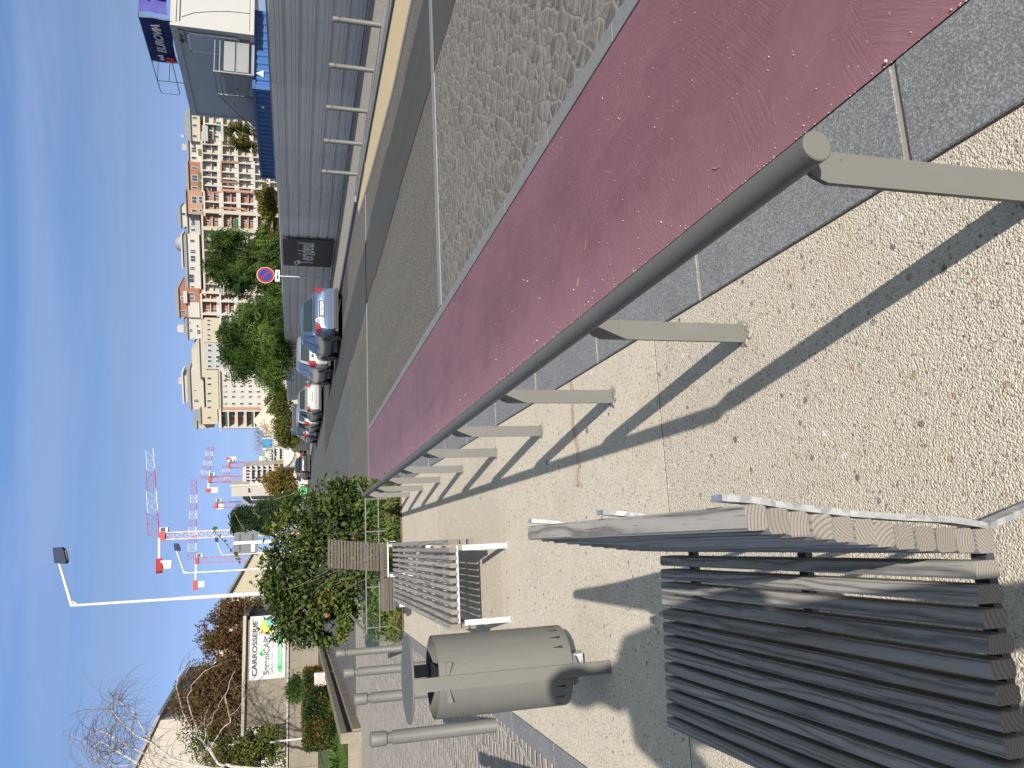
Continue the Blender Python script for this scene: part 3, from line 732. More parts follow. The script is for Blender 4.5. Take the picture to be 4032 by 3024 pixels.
# climbing shoots that stand out against the sky and the road
m = MB(); ml = MB()
def shoot(pts, big):
    pts = [Vector(p) for p in pts]; m.tube(pts, [.005]*(len(pts)-1)+[.002], 4)
    for a, b in zip(pts[:-1], pts[1:]):
        n_ = max(2, int((b-a).length/.045))
        for i in range(n_):
            p = a.lerp(b, i/n_); L = random.uniform(.05, .10)*big
            leaf(ml, p, rdir(-.3), L, L*.8, .4, random.uniform(.15, .6))
pl = lambda v, y: aty(v, y, 14.0)-Vector((0, 14.1, 0))
for pts in ([(520, 1215), (500, 1190), (480, 1165), (462, 1146), (455, 1140)], [(530, 1150), (515, 1125), (506, 1106)], [(590, 1080), (650, 1062), (668, 1045), (660, 1036)], [(740, 1060), (745, 1043), (750, 1032)], [(680, 1075), (672, 1058), (664, 1050)], [(775, 1075), (778, 1060), (774, 1046)],
            [(545, 1340), (560, 1365), (575, 1378)], [(600, 1350), (612, 1372), (640, 1384)], [(640, 1355), (655, 1368), (690, 1380)], [(535, 1290), (528, 1315), (532, 1332)], [(560, 1120), (548, 1100), (556, 1085)]):
    shoot([pl(*p) for p in pts], 1.0)
m.build('shoots', MAT['bark'], sh); ml.build('shoot_leaves', MAT['leaf_shrub'], sh, normals=False)
# weeds and ground cover
m = MB(); random.seed(31)
for i in range(8500):
    x = random.uniform(-1.42, 1.0); y = 12.04+abs(random.gauss(0, 1.1)) if random.random() < .75 else random.uniform(12.05, 17.2)
    if y > 17.3: continue
    hh = .30+.18*mnoise.noise(Vector((x*2.2, y*1.3, 0)))+(.10 if x > .4 else 0)+(.12 if x < -.9 else 0)
    if x > -.05 and x < .3 and mnoise.noise(Vector((x*4, y, 3))) > .0: hh *= .6
    z = .02+random.random()*max(.05, hh)*(1 if y > 12.25 else .55)
    L = random.uniform(.035, .075); g = mnoise.noise(Vector((x*2.5, y*2.0, 7)))
    leaf(m, (x+random.gauss(0, .03), y, z), rdir(.5), L, L*random.uniform(.35, .7), .4, min(.75, max(0, .35+.4*g+random.gauss(0, .12))))
# dry stalks and grass
for i in range(900):
    x = random.choice((random.gauss(.62, .25), random.gauss(-1.2, .15), random.uniform(-1.3, 1))); y = random.uniform(12.06, 13.2)
    if x > 1.15 or x < -1.5: continue
    d = Vector((random.gauss(0, .5), random.gauss(-.15, .5), 1)).normalized(); L = random.uniform(.12, .38)
    leaf(m, (x, y, .02), d, L*.8, .006, .5, random.uniform(.35, 1))
m.build('weeds', MAT['leaf_weed'], None, normals=False, label='low weeds and dry grass filling the planted bed', cat='weeds', kind='stuff')
# dead leaf litter at the bed edge
m = MB()
for i in range(500):
    x = random.uniform(-1.25, .95); y = 12.06-abs(random.gauss(0, .035)); L = random.uniform(.012, .03); leaf(m, (x, y, .004), Vector((random.gauss(0, 1), random.gauss(0, 1), .1)), L, L*.6, .3)
m.build('leaf_litter', plain('dead brown leaf', (.20, .10, .05), .9, var=.4, sc=30), None, normals=False, label='dead brown leaf litter along the front edge of the bed', cat='leaf litter', kind='stuff')

# ================================================================== the photographer, behind the camera; only the shadow is in the picture
MAT['cloth'] = plain('dark blue jacket cloth', (.05, .06, .09), .9)
MAT['skin'] = plain('skin', (.45, .27, .19), .6)
MAT['hair'] = plain('brown hair', (.06, .035, .02), .8)
def skinned(name, verts, edges, radii, mat, parent=None, root=0, sub=2):
    me = bpy.data.meshes.new(name); me.from_pydata(verts, edges, []); me.materials.append(mat)
    o = bpy.data.objects.new(name, me); COL.objects.link(o)
    if parent: o.parent = parent
    sk = o.modifiers.new('skin', 'SKIN'); sk.use_smooth_shade = True
    for i, r in enumerate(radii):
        d = me.skin_vertices[0].data[i]; d.radius = r if isinstance(r, tuple) else (r, r); d.use_root = (i == root)
    sb = o.modifiers.new('sub', 'SUBSURF'); sb.levels = sub; sb.render_levels = sub
    return o
# joints: pelvis, waist, chest, neck, head, legs, arms
px, py = -.06, -.34
V_ = [(px, py, 1.10), (px, py, 1.32), (px, py+.02, 1.58), (px-.01, py+.03, 1.74), (px, py+.04, 1.84), (px, py+.06, 1.98), (px, py+.05, 2.06),
      (px+.12, py, 1.04), (px+.14, py+.02, .58), (px+.15, py-.02, .10), (px+.16, py+.14, .05),
      (px-.12, py, 1.04), (px-.14, py+.02, .58), (px-.15, py-.02, .10), (px-.16, py+.14, .05),
      (px+.20, py+.01, 1.67), (px+.23, py+.0, 1.36), (px+.20, py+.12, 1.44), (px+.15, py+.22, 1.52),
      (px-.24, py+.01, 1.64), (px-.40, py+.06, 1.40), (px-.16, py+.22, 1.50)]
E_ = [(0, 1), (1, 2), (2, 3), (3, 4), (4, 5), (5, 6), (0, 7), (7, 8), (8, 9), (9, 10), (0, 11), (11, 12), (12, 13), (13, 14), (2, 15), (15, 16), (16, 17), (17, 18), (2, 19), (19, 20), (20, 21)]
R_ = [(.22, .15), (.23, .14), (.22, .14), .085, .085, .115, .085, .10, .07, .05, .045, .10, .07, .05, .045, .08, .06, .05, .035, .085, .075, .038]
pr = skinned('person', V_, E_, R_, MAT['cloth'])
tag(pr, 'person standing behind the camera, seen only as the shadow on the paving and the bin', 'person')
m = MB(); m.lathe([(.002, .13), (.07, .115), (.105, .06), (.118, 0), (.112, -.06), (.08, -.10)], 20, (px, py+.05, 2.0)); m.build('hair', MAT['hair'], pr)
def hand(c, dirs, root):
    c = Vector(c); vs = [c, c+Vector(dirs)*.05]; es = [(0, 1)]; rs = [.030, .032]
    d = Vector(dirs).normalized(); s_ = d.cross(Vector((0, 1, 0))).normalized()
    for k, (o, L) in enumerate(((-.027, .030), (-.010, .036), (.009, .034), (.027, .026))):
        b = c+d*.075+s_*o; i = len(vs); vs += [b, b+d*L+Vector((0, .012, 0)), b+d*L*1.3+Vector((0, .035, 0))]; es += [(1, i), (i, i+1), (i+1, i+2)]; rs += [.010, .009, .007]
    i = len(vs); vs += [c+d*.02+s_*.042, c+d*.05+s_*.058]; es += [(0, i), (i, i+1)]; rs += [.011, .009]
    skinned('hand', [tuple(v) for v in vs], es, rs, MAT['skin'], pr, 0, 1)
hand((px+.10, py+.24, 1.525), (-.5, .5, .2), 0); hand((px-.12, py+.26, 1.505), (.5, .5, .2), 0)
# ================================================================== corrugated site fence
def fence_profile(h):
    out = []; n = 6; p = h/n
    for k in range(n):
        z = k*p
        out += [(.018, z), (-.038, z+.045), (-.038, z+.10), (-.024, z+.106), (-.024, z+.114), (-.038, z+.120), (-.038, z+.20), (-.024, z+.206), (-.024, z+.214), (-.038, z+.220), (-.038, z+p-.050), (.018, z+p-.014)]
    out.append((0, h)); return out
def fence_panel(m, a, b, h, z0=.0, step=1.2):
    """sheet from plan point a to b, ribs running level"""
    a, b = Vector((a[0], a[1], 0)), Vector((b[0], b[1], 0)); t = (b-a).normalized(); n = Vector((t.y, -t.x, 0)); L = (b-a).length
    s0 = 0
    while s0 < L-.01:
        s1 = min(L, s0+step*random.uniform(2.2, 3.2)); pr = fence_profile(h); r = random.random(); dz = random.uniform(-.006, .006); o_ = random.uniform(-.006, .006)
        vs = []
        for s in (s0, s1+.01):
            for x, z in pr: vs.append(a+t*s-n*(x+o_)*-1+Vector((0, 0, z0+z+dz)))
        k = len(pr); m.add(vs, [(i, i+1, i+1+k, i+k) for i in range(k-1)], r); s0 = s1
random.seed(9)
fn = thing('site_fence', 'long grey corrugated sheet fence around the building site', 'fence', (0, 0, 0))
m = MB(); fence_panel(m, (12.4, 4.0), (12.4, 25.5), 2.30, .02); m.build('sheet', MAT['corr'], fn)
m = MB(); fence_panel(m, (12.46, 25.3), (12.46, 37.6), 2.29, .0); m.build('sheet', MAT['corr'], fn)
m = MB(); fence_panel(m, (12.5, 37.4), (12.95, 49), 2.30, .0); fence_panel(m, (12.95, 49.05), (12.6, 67), 2.28, .0); m.build('sheet', MAT['corr'], fn)
m = MB()
for y in (8, 24.95, 37.3): m.box(12.50, 12.56, y, y+.06, 0, 2.27)
m.box(12.395, 12.45, 4, 25.5, 2.322, 2.34); m.build('frame', MAT['kerb'], fn)
m = MB()
for x, y in ((12.83, 44.0), (12.86, 49.0)): m = MB(); m.box(x-.07, x-.03, y-.03, y+.03, 0, 2.3); m.build('joint', MAT['dark'], fn)
wf = MB(); fence_panel(wf, (12.3, 67.2), (12.3, 84), 1.9, .0); wf.build('site_fence', plain('white sheet steel', (.62, .62, .58), .5), label='short white corrugated fence beyond the grey one', cat='fence')
wf = MB(); fence_panel(wf, (12.3, 84.2), (12.3, 100), 2.0, .0); wf.build('site_fence', MAT['corr'], label='farthest short grey corrugated fence beyond the white one', cat='fence')
# company board
bd = thing('company_board', 'dark brown board with pale lettering fixed on the fence', 'sign', (12.33, 0, 0))
pa, pb = atx(608, 514, 12.33), atx(728, 578, 12.33)
y0, y1 = pa.y, pb.y; zt, zb = 2.16, .12
m = MB(); m.box(-.012, .012, y0, y1, zb, zt); m.build('board', plain('dark brown board', (.052, .040, .038), .55), bd)
tw = plain('pale grey lettering', (.60, .58, .56), .6)
o_ = text_mesh('Terideal', .92, tw, 'lettering', bd, (-.016, y1-.28, .92), (PI/2, 0, -PI/2), sx=1, bold=.012)
xs_ = [q.co.x for q in o_.data.vertices]; k_ = (y1-y0)*.80/(max(xs_)-min(xs_))
for q in o_.data.vertices: q.co.x *= k_
m = MB()
pts = [Vector((-.017, y1-.12-.55*t, 1.58+.10*math.sin(t*PI))) for t in [i/8 for i in range(9)]]
for a, b in zip(pts[:-1], pts[1:]): m.bar(a, b, .004, .07)
pts = [Vector((-.017, y0+1.75-.50*t, .93-.07*math.sin(t*PI))) for t in [i/8 for i in range(9)]]
for a, b in zip(pts[:-1], pts[1:]): m.bar(a, b, .004, .04)
m.build('flourish', tw, bd)
# no parking sign
ns = thing('no_parking_sign', 'round red and blue no parking sign on a thin grey pole by the fence', 'road sign', (12.05, 34.1, 0))
m = MB(); m.tube([(0, 0, 0), (0, 0, 3.25)], .032, 10); m.build('pole', MAT['galv'], ns)
sr = plain('red sign film', (.26, .010, .008), .6, .15); sb_ = plain('blue sign film', (.004, .030, .20), .6, .15)
def disc(m, c, r, y, n=40, r0=0):
    o = [(c[0]+r*math.cos(2*PI*k/n), y, c[1]+r*math.sin(2*PI*k/n)) for k in range(n)]
    m.prism(o, (0, .01, 0))
rt = .30
dn = thing('sign_face', None, None, (0, -.05, 2.93), .38); dn.parent = ns
# keep to thing > part > sub-part: the disc is the part, its colours are sub-parts
bpy.data.objects.remove(dn)
m = MB(); disc(m, (0, 2.93), .375, -.05); dsk = m.build('disc', MAT['white'], ns)
m = MB(); disc(m, (0, 2.93), .355, -.062); m.build('ring', sr, dsk)
m = MB(); disc(m, (0, 2.93), .265, -.075); m.build('field', sb_, dsk)
m = MB(); m.bar((-.19, -.081, 2.93+.19), (.19, -.081, 2.93-.19), .008, .075); m.build('slash', sr, dsk)
m = MB(); m.box(-.27, .27, -.05, -.04, 2.33, 2.52); sbp = m.build('sub_panel', MAT['white'], ns)
m = MB(); m.box(-.16, .02, -.056, -.052, 2.38, 2.46); m.box(.06, .16, -.056, -.052, 2.40, 2.45); m.build('symbol', MAT['dark'], sbp)

# ================================================================== container, cabin
MAT['blue'] = plain('blue container paint', (.014, .070, .21), .45, .4, var=.15, sc=1.5)
ct = thing('shipping_container', 'blue steel shipping container behind the corrugated fence', 'container', (14, 22.5, .36))
CL, CW, CHt = 6.06, 2.75, 2.60
m = MB()
def corr_wall(m, a, b, z0, z1, d=.036, p=.28, inward=(0, 0, 0)):
    a, b = Vector(a), Vector(b); t = (b-a).normalized(); L = (b-a).length; n = Vector(inward); vs = []; s = 0; seq = [(0, 0), (.07, 0), (.105, 1), (.175, 1), (.21, 0)]
    xs = []
    while s < L:
        for q, o in seq:
            if s+q*p/.21*.9 < L: xs.append((s+q*p/.21*.9, o))
        s += p
    xs.append((L, 0))
    for s, o in xs: vs += [a+t*s+n*d*o+Vector((0, 0, z0)), a+t*s+n*d*o+Vector((0, 0, z1))]
    m.add(vs, [(2*i, 2*i+2, 2*i+3, 2*i+1) for i in range(len(xs)-1)], .5)
corr_wall(m, (0.03, .1, 0), (.03, CL-.1, 0), .12, CHt-.08, inward=(1, 0, 0))
m.build('side_wall', MAT['blue'], ct)
m = MB(); corr_wall(m, (.1, .03, 0), (CW-.1, .03, 0), .12, CHt-.08, inward=(0, 1, 0)); m.build('end_wall', MAT['blue'], ct)
m = MB()
for x in (0, CW-.12):
    for y in (0, CL-.12): m.box(x, x+.12, y, y+.12, 0, CHt)
for z0, z1 in ((0, .14), (CHt-.09, CHt-.004)):
    m.box(.003, .09, .12, CL-.12, z0, z1); m.box(.12, CW-.12, .003, .09, z0, z1)
m.box(.05, CW, .05, CL, CHt-.06, CHt-.03); m.build('frame', MAT['blue'], ct)
m = MB()
for x in (.02, CW-.10):
    for z in (.03, CHt-.10):
        m.prism([(x+.04+.032*math.cos(q*PI/4), -.006, z+.03+.022*math.sin(q*PI/4)) for q in range(8)], (0, .004, 0))
for y in (.05, CL-.1):
    m.prism([(-.006, y+.03+.03*math.cos(q*PI/4), CHt-.07+.022*math.sin(q*PI/4)) for q in range(8)], (.004, 0, 0))
m.build('corner_castings', MAT['dark'], ct)
m = MB(); m.prism([(.42, -.004, 2.28), (.66, -.004, 2.28), (.54, -.004, 2.50)], (0, .003, 0)); m.prism([(-.004, .9, 2.28), (-.004, 1.1, 2.28), (-.004, 1.0, 2.4)], (.003, 0, 0)); m.build('marking', MAT['white'], ct)
# cabin
cb = thing('site_cabin', 'white and grey portable site cabin standing above the blue container', 'site cabin', (15.5, 22.0, 2.93))
MAT['cabw'] = plain('cabin cream white panel', (.285, .285, .27), .5, .4, var=.04); MAT['cabg'] = plain('cabin grey panel', (.36, .37, .385), .5, .4, var=.05)
m = MB(); m.box(0.03, 2.9, .03, 5.0, 0, 2.34); cbb = m.build('body', [MAT['cabg']], cb)
m = MB(); m.box(.06, 2.9, -.005, .02, .12, 2.18); m.build('end_panel', MAT['cabw'], cb)
m = MB(); m.box(-.02, .10, -.03, .09, -.02, 2.36); m.box(.10, 2.93, -.03, .045, 2.20, 2.36); m.box(.10, 2.93, -.03, .045, -.02, .10); m.build('corner_frame', MAT['cabw'], cb)
m = MB(); m.box(-.01, .02, .09, 5.03, 2.17, 2.36); m.box(-.01, .02, .09, 5.03, -.02, .12); m.box(-.01, .06, 4.93, 5.03, .12, 2.17); m.build('side_frame', MAT['cabg'], cb)
m = MB(); m.box(.16, 2.8, -.018, -.008, 2.08, 2.11); m.box(.16, 2.8, -.02, -.008, .03, .05); m.build('gap', MAT['dark'], cb)
m = MB(); m.box(-.02, .01, .28, 1.12, .45, 1.92); dr = m.build('shutter', plain('pale grey shutter', (.36, .385, .42), .5), cb)
m = MB()
for z in (.45, 1.90): m.box(-.035, -.018, .24, 1.16, z-.03, z+.03)
for y in (.26, 1.14): m.box(-.035, -.018, y-.03, y+.03, .42, 1.93)
m.build('shutter_frame', plain('light grey frame', (.55, .57, .60), .5), dr)
m = MB(); m.box(-.035, -.008, .18, .80, 2.00, 2.20); pp = m.build('name_plate', MAT['cabw'], cb)
text_mesh('algeco', .16, MAT['dark'], 'lettering', pp, (-.040, .74, 2.06), (PI/2, 0, -PI/2), sx=1.0, bold=.006)
m = MB(); m.tube([(.3+.0, -.012, 2.05), (.5, -.014, 1.7), (.62, -.012, 1.2), (.7, -.014, .7), (.72, -.012, .1)], .008, 6); m.build('cable', MAT['dark'], cb)
# landing and stair
ld = thing('access_landing', 'grey metal landing with panelled railings and a stair in front of the site cabin', 'landing', (14.35, 22.35, 2.93))
MAT['alu'] = plain('dull aluminium', (.17, .18, .18), .45, .5, .3)
m = MB()
for z in (.32, .70): m.box(.06, 1.34, -.005, .005, z-.155, z+.16)
m.build('front_panel', MAT['alu'], ld)
m = MB()
for z in (.32, .70): m.box(-.005, .005, .06, 1.20, z-.155, z+.16)
m.build('side_panel', MAT['alu'], ld)
m = MB()
for x, y in ((0, 0), (1.4, 0), (0, 1.25), (.7, 0)):
    if (x, y) != (.7, 0): m.box(x-.02, x+.02, y-.02, y+.02, -.02, 1.15)
for z in (1.13, .98, .50, .15): m.box(0.02, 1.38, -.012, .012, z-.012, z+.012); m.box(-.012, .012, .02, 1.23, z-.012, z+.012)
m.box(0.02, 1.38, .02, 1.6, -.02, .06); m.build('frame', MAT['alu'], ld)
m = MB(); m.prism([(0, 1.3, 1.05), (0, 3.2, .06), (0, 3.2, -.15), (0, 1.3, .15)], (.01, 0, 0)); m.build('stair_panel', plain('grey sheet', (.24, .26, .28), .5), ld)
m = MB()
m.bar((0, 1.25, 1.13), (0, 3.3, .10), .035); m.bar((0, 1.25, .20), (0, 3.3, -.75), .05, .16); m.bar((0, 3.0, .24), (0, 3.0, -.6), .03)
m.bar((.85, 1.25, 1.13), (.85, 3.3, .10), .03); m.build('stair_rail', MAT['alu'], ld)
# roof banner on a scaffold frame
bn = thing('roof_banner', 'dark navy company banner hung on a rail on the cabin roof', 'banner', (15.6, 21.9, 5.29))
MAT['navy'] = plain('navy banner cloth', (.012, .022, .10), .7); MAT['vio'] = plain('blue violet banner cloth', (.05, .05, .21), .7, var=.3, sc=4)
def cloth(m, P, U, Wd, Hh, n=26, k=10, amp=.05):
    P, U = Vector(P), Vector(U); N = Vector((U.y, -U.x, 0)); vs = []
    for j in range(k+1):
        for i in range(n+1):
            s, t = i/n*Wd, j/k*Hh
            w = mnoise.noise(Vector((s*2.2, t*3.1, P.x)))*amp+amp*.5*math.sin(s*7+t*3)
            vs.append(P+U*s+Vector((0, 0, t*1.0+.05*(1-t/Hh)*math.sin(s*2.6)))+N*w)
    m.add(vs, [(j*(n+1)+i, j*(n+1)+i+1, (j+1)*(n+1)+i+1, (j+1)*(n+1)+i) for j in range(k) for i in range(n)], .5, True)
m = MB(); cloth(m, (0, 2.15, .03), (0, -1, 0), 2.1, .80); m.build('banner_cloth', MAT['navy'], bn, normals=False)
m = MB(); cloth(m, (.10, -.05, .05), (1, 0, 0), 2.2, .78); m.build('banner_cloth', MAT['vio'], bn, normals=False)
text_mesh('EUROVIA', .34, MAT['white'], 'lettering', bn, (-.11, 1.55, .30), (PI/2, 0, -PI/2), sx=1.0, shear=.25, bold=.010, spacing=.95)
rd = plain('red print', (.55, .03, .03), .6)
m = MB()
for q in range(2): m.prism([(-.11, 2.05-.13*q, .12), (-.11, 1.93-.13*q, .12), (-.11, 1.90-.13*q, .36), (-.11, 2.0-.13*q, .36)], (.004, 0, 0))
for q in range(2): m.prism([(.55+.22*q, -.13, .14), (.72+.22*q, -.13, .14), (.78+.22*q, -.13, .55), (.62+.22*q, -.13, .55)], (0, .004, 0))
m.build('logo', rd, bn)
m = MB(); m.prism([(-.11, 1.98, .42), (-.11, 1.66, .42), (-.11, 1.72, .60), (-.11, 1.80, .50), (-.11, 1.92, .56)], (.004, 0, 0)); m.prism([(.5, -.13, .60), (1.0, -.13, .56), (1.05, -.13, .70), (.6, -.13, .74)], (0, .004, 0)); m.build('logo', MAT['white'], bn)
sf = thing('scaffold_rail', 'thin steel guard rail frame on the cabin roof behind the banner', 'guard rail', (15.6, 21.9, 5.27))
m = MB(); T = lambda *p: m.tube(p, .014, 6)
T((0, 0, 0), (0, 0, .86), (0, 3.95, .86)); T((0, 3.95, .86), (0, 4.05, .80), (0, 4.05, .30), (0, 3.95, .25), (0, 2.1, .25), (0, 2.0, .3), (0, 2.0, .86))
T((0, 3.3, 0), (0, 3.3, .86)); T((0, 2.2, 0), (0, 2.2, .86)); T((.9, 3.3, 0), (.9, 3.3, .86), (.9, 2.2, .86), (.9, 2.2, 0)); T((0, 3.3, .5), (.9, 3.3, .5)); T((0, 2.2, .5), (.9, 2.2, .5)); T((.9, 3.3, .5), (.9, 2.2, .5)); T((0, 3.3, .86), (.9, 3.3, .86)); T((0, 0, .86), (2.3, 0, .86))
m.build('rails', plain('dark steel tube', (.08, .08, .085), .5, .4, .5), sf)

# ================================================================== cars
MAT['glass'] = NB('dark car glass', .08, .6).out((.02, .035, .04))
MAT['glass2'] = NB('window glass', .12, .6).out((.045, .06, .075))
MAT['tail'] = plain('red tail lamp', (.24, .008, .010), .25, .6, var=.2, sc=14)
MAT['plate'] = plain('white number plate', (.50, .50, .48), .4)
MAT['rim'] = plain('alloy rim', (.35, .35, .36), .35, .5, .6)
MAT['plastic'] = plain('black trim', (.025, .025, .027), .5, .4)
def make_car(name, label, loc, L, Wd, H, paint, kind='sedan', rz=0.0, plate=None, sticker=False):
    """rear at y=0, nose at y=L"""
    t = thing(name, label, 'car', loc, rz, 'cars parked along the site fence'); hw = Wd/2
    pm = NB(name+' paint', .28, .5, .35 if max(paint) < .6 else .1); pm.p.inputs['Coat Weight'].default_value = .6; pm = pm.out(paint)
    belt = H*.60; rf = H
    if kind == 'sedan': deck = [(0, .42*H), (.02, .58*H), (.10, .66*H), (.55, .69*H), (.95, .68*H), (L*.45, belt+.02), (L*.68, belt+.01), (L*.74, .64*H), (L*.9, .56*H), (L*.985, .46*H), (L, .36*H)]; gh = [(.62, .69*H), (1.15, .93*H), (1.45, .985*H), (2.1, H), (2.6, .975*H), (3.25, .66*H)]
    else: deck = [(0, .40*H), (.01, .55*H), (.05, .62*H), (.35, .63*H), (L*.45, belt), (L*.66, belt), (L*.74, .60*H), (L*.9, .53*H), (L*.985, .44*H), (L, .34*H)]; gh = [(.06, .62*H), (.24, .90*H), (.45, .97*H), (1.4, H), (2.2, .975*H), (L*.72, .61*H)]
    def top(y):
        for (a, za), (b, zb) in zip(deck[:-1], deck[1:]):
            if a <= y <= b: return za+(zb-za)*(y-a)/(b-a)
        return deck[-1][1]
    ys = sorted(set([0, .02, .07, .15, .3, .5]+[d[0] for d in deck]+[L*i/14 for i in range(15)]+[L-.02, L-.08, L-.2]))
    ring = []
    for y in ys:
        e = min(y, L-y); k = 1-.16*max(0, 1-e/.45)**2.2; w = hw*k; zt = top(y); zb = .20+.10*max(0, 1-e/.3)
        ring.append([(0, y, zb), (-w*.86, y, zb), (-w*.97, y, zb+.10), (-w, y, .45), (-w, y, zt*.72), (-w*.965, y, zt-.13), (-w*.92, y, zt-.05), (-w*.82, y, zt-.008), (-w*.4, y, zt+.012), (0, y, zt+.016)])
    vs = []; n = len(ring[0])
    for r_ in ring: vs += r_ + [(-x, y, z) for x, y, z in r_[1:-1]][::-1]
    q = 2*n-2; fs = [(i*q+k, i*q+(k+1) % q, (i+1)*q+(k+1) % q, (i+1)*q+k) for i in range(len(ring)-1) for k in range(q)]
    fs += [tuple(range(q)), tuple(range((len(ring)-1)*q, len(ring)*q))]
    m = MB(); m.add(vs, fs, .5, True); body = m.build('body', pm, t)
    # greenhouse
    m = MB(); vs = []
    for y, z in gh:
        zb = top(y)-.03; w0 = hw*.88; k = max(0, (z-zb)/(rf-zb+.001)); w1 = w0-(.22*k)
        vs += [(-w0, y, zb), (-w1-.02, y, zb+(z-zb)*.86), (-w1+.05, y, z-.004), (0, y, z+.01*k), (w1-.05, y, z-.004), (w1+.02, y, zb+(z-zb)*.86), (w0, y, zb)]
    m.add(vs, [(i*7+k, i*7+k+1, (i+1)*7+k+1, (i+1)*7+k) for i in range(len(gh)-1) for k in range(6)], .5, True)
    m.add([vs[i] for i in range(7)], [tuple(range(7))], .5); m.build('roof', pm, t)
    # glass: rear screen and windscreen between the two first and last stations
    def pane(i, j, s, e, off, nm):
        a, b = gh[i], gh[j]; dy, dz = b[0]-a[0], b[1]-a[1]; nn = Vector((0, -dz, dy)).normalized()
        if nn.z < 0: nn = -nn
        def P(f, sx):
            y = a[0]+dy*f; z = a[1]+dz*f; zb = top(y)-.03; k = max(0, (z-zb)/(rf-zb+.001)); w = hw*.88-.22*k-.10
            return Vector((sx*w, y, z+.004))+nn*off
        mm = MB(); mm.quad(P(s, -1), P(s, 1), P(e, 1), P(e, -1)); mm.build(nm, MAT['glass'], t)
    pane(0, 1, .14, .93, .022, 'rear_window'); pane(len(gh)-2, len(gh)-1, .08, .86, .02, 'windscreen')
    for sx in (-1, 1):
        y0, y1, y2, y3 = gh[0][0]+.30, gh[1][0]+.15, gh[-2][0]-.05, gh[-1][0]-.28
        def W(y, f):
            zb = top(y)-.03; w0 = hw*.88; 
            for (a, za), (b, zb2) in zip(gh[:-1], gh[1:]):
                if a <= y <= b: z = za+(zb2-za)*(y-a)/(b-a)
            k = max(0, (z-zb)/(rf-zb+.001)); w1 = w0-.22*k; f2 = .12+.70*f
            return Vector((sx*(w0+(w1+.02-w0)*f2/.86+.012), y, zb+(z-zb)*f2))
        ymid = (y1+y2)/2+.1
        mm = MB(); mm.add([W(y0, 0), W(ymid-.04, 0), W(ymid-.04, 1), W(y1, 1)], [(0, 1, 2, 3)]); mm.build('side_window', MAT['glass'], t)
        mm = MB(); mm.add([W(ymid+.04, 0), W(y3, 0), W(y2+.1, .93), W(y2-.2, 1), W(ymid+.04, 1)], [(0, 1, 2, 3, 4)]); mm.build('side_window', MAT['glass'], t)
        # mirror, lamps, wheels
        mm = MB(); mm.lathe([(.002, -.055), (.06, -.05), (.075, 0), (.05, .06), (.002, .07)], 10, (sx*(hw+.07), L*.66, belt+.10)); mm.build('mirror', pm, t)
        if kind == 'sedan': pts = [(.68, .54*H), (.97, .52*H), (.99, .655*H), (.84, .66*H)]
        else: pts = [(.74, .50*H), (.98, .46*H), (.99, .66*H), (.80, .70*H)]
        m2 = MB(); A = [Vector((sx*hw*.88*a, -.012, z)) for a, z in pts]; m2.prism(A, (0, .05, 0))
        B = [Vector((sx*(hw*.885), .0, pts[0][1])), Vector((sx*(hw*.985), .30, pts[0][1]+.02)), Vector((sx*(hw*.955), .24, pts[2][1]-.05)), Vector((sx*(hw*.86), .0, pts[2][1]-.02))]
        m2.add(B, [(0, 1, 2, 3)]); m2.build('tail_lamp', MAT['tail'], t)
        for y in (.78, L-.85):
            mm = MB(); cx = sx*(hw-.095); R = .31; pts2 = [(R, -.10), (R+.004, -.08), (R+.004, .08), (R, .10)]
            vs2 = [(cx+sx*o, y+r_*math.cos(2*PI*k/24), .315+r_*math.sin(2*PI*k/24)) for r_, o in [(.20, .085), (.30, .10), (.318, .08), (.318, -.09), (.20, -.09)] for k in range(24)]
            mm.add(vs2, [(i*24+k, i*24+(k+1) % 24, (i+1)*24+(k+1) % 24, (i+1)*24+k) for i in range(4) for k in range(24)], .5, True)
            wh = mm.build('wheel', MAT['black'], t)
            mm = MB()
            for k in range(5):
                a = 2*PI*k/5+.3; mm.bar((cx+sx*.088, y, .315), (cx+sx*.088, y+.19*math.cos(a), .315+.19*math.sin(a)), .05, .02)
            mm.add([(cx+sx*.07, y+.20*math.cos(2*PI*k/20), .315+.20*math.sin(2*PI*k/20)) for k in range(20)], [tuple(range(20))])
            mm.build('rim', MAT['rim'], wh)
    m = MB(); m.box(-hw*.9, hw*.9, .04, L-.04, .16, .26); m.box(-hw*.8, hw*.8, -.004, .02, .22, .30)
    for sx in (-1, 1):
        for y in (.78, L-.85): m.prism([(sx*(hw+.003), y+.36*math.cos(a), max(.20, .315+.36*math.sin(a))) for a in [PI*k/12 for k in range(13)]], (-sx*.02, 0, 0))
    m.build('underbody', MAT['plastic'], t)
    pz = .50*H if kind == 'sedan' else .40*H
    m = MB(); m.box(-.30, .30, -.016, .0, pz-.08, pz+.10); rc = m.build('plate_recess', MAT['plastic'], t)
    m = MB(); m.box(-.26, .26, -.026, -.018, pz-.055, pz+.06); pt_ = m.build('number_plate', MAT['plate'], t)
    if plate: text_mesh(plate, .115, MAT['dark'], 'lettering', pt_, (0, -.029, pz-.038), (PI/2, 0, 0), align='CENTER', sx=.88)
    m = MB(); m.box(-hw*.84, hw*.84, -.035, .05, .31, .36*H+.01); bp = m.build('bumper', pm, t)
    m = MB(); m.box(-hw*.82, hw*.82, -.040, -.034, .40, .415); m.build('bumper_line', MAT['plastic'], bp)
    if sticker:
        m = MB(); disc(m, (-.44, .60*H), .075, -.020, 24); st_ = m.build('sticker', MAT['plate'], t)
        text_mesh('A', .13, MAT['tail'], 'lettering', st_, (-.44, -.024, .60*H-.045), (PI/2, 0, 0), align='CENTER', bold=.004)
    return t
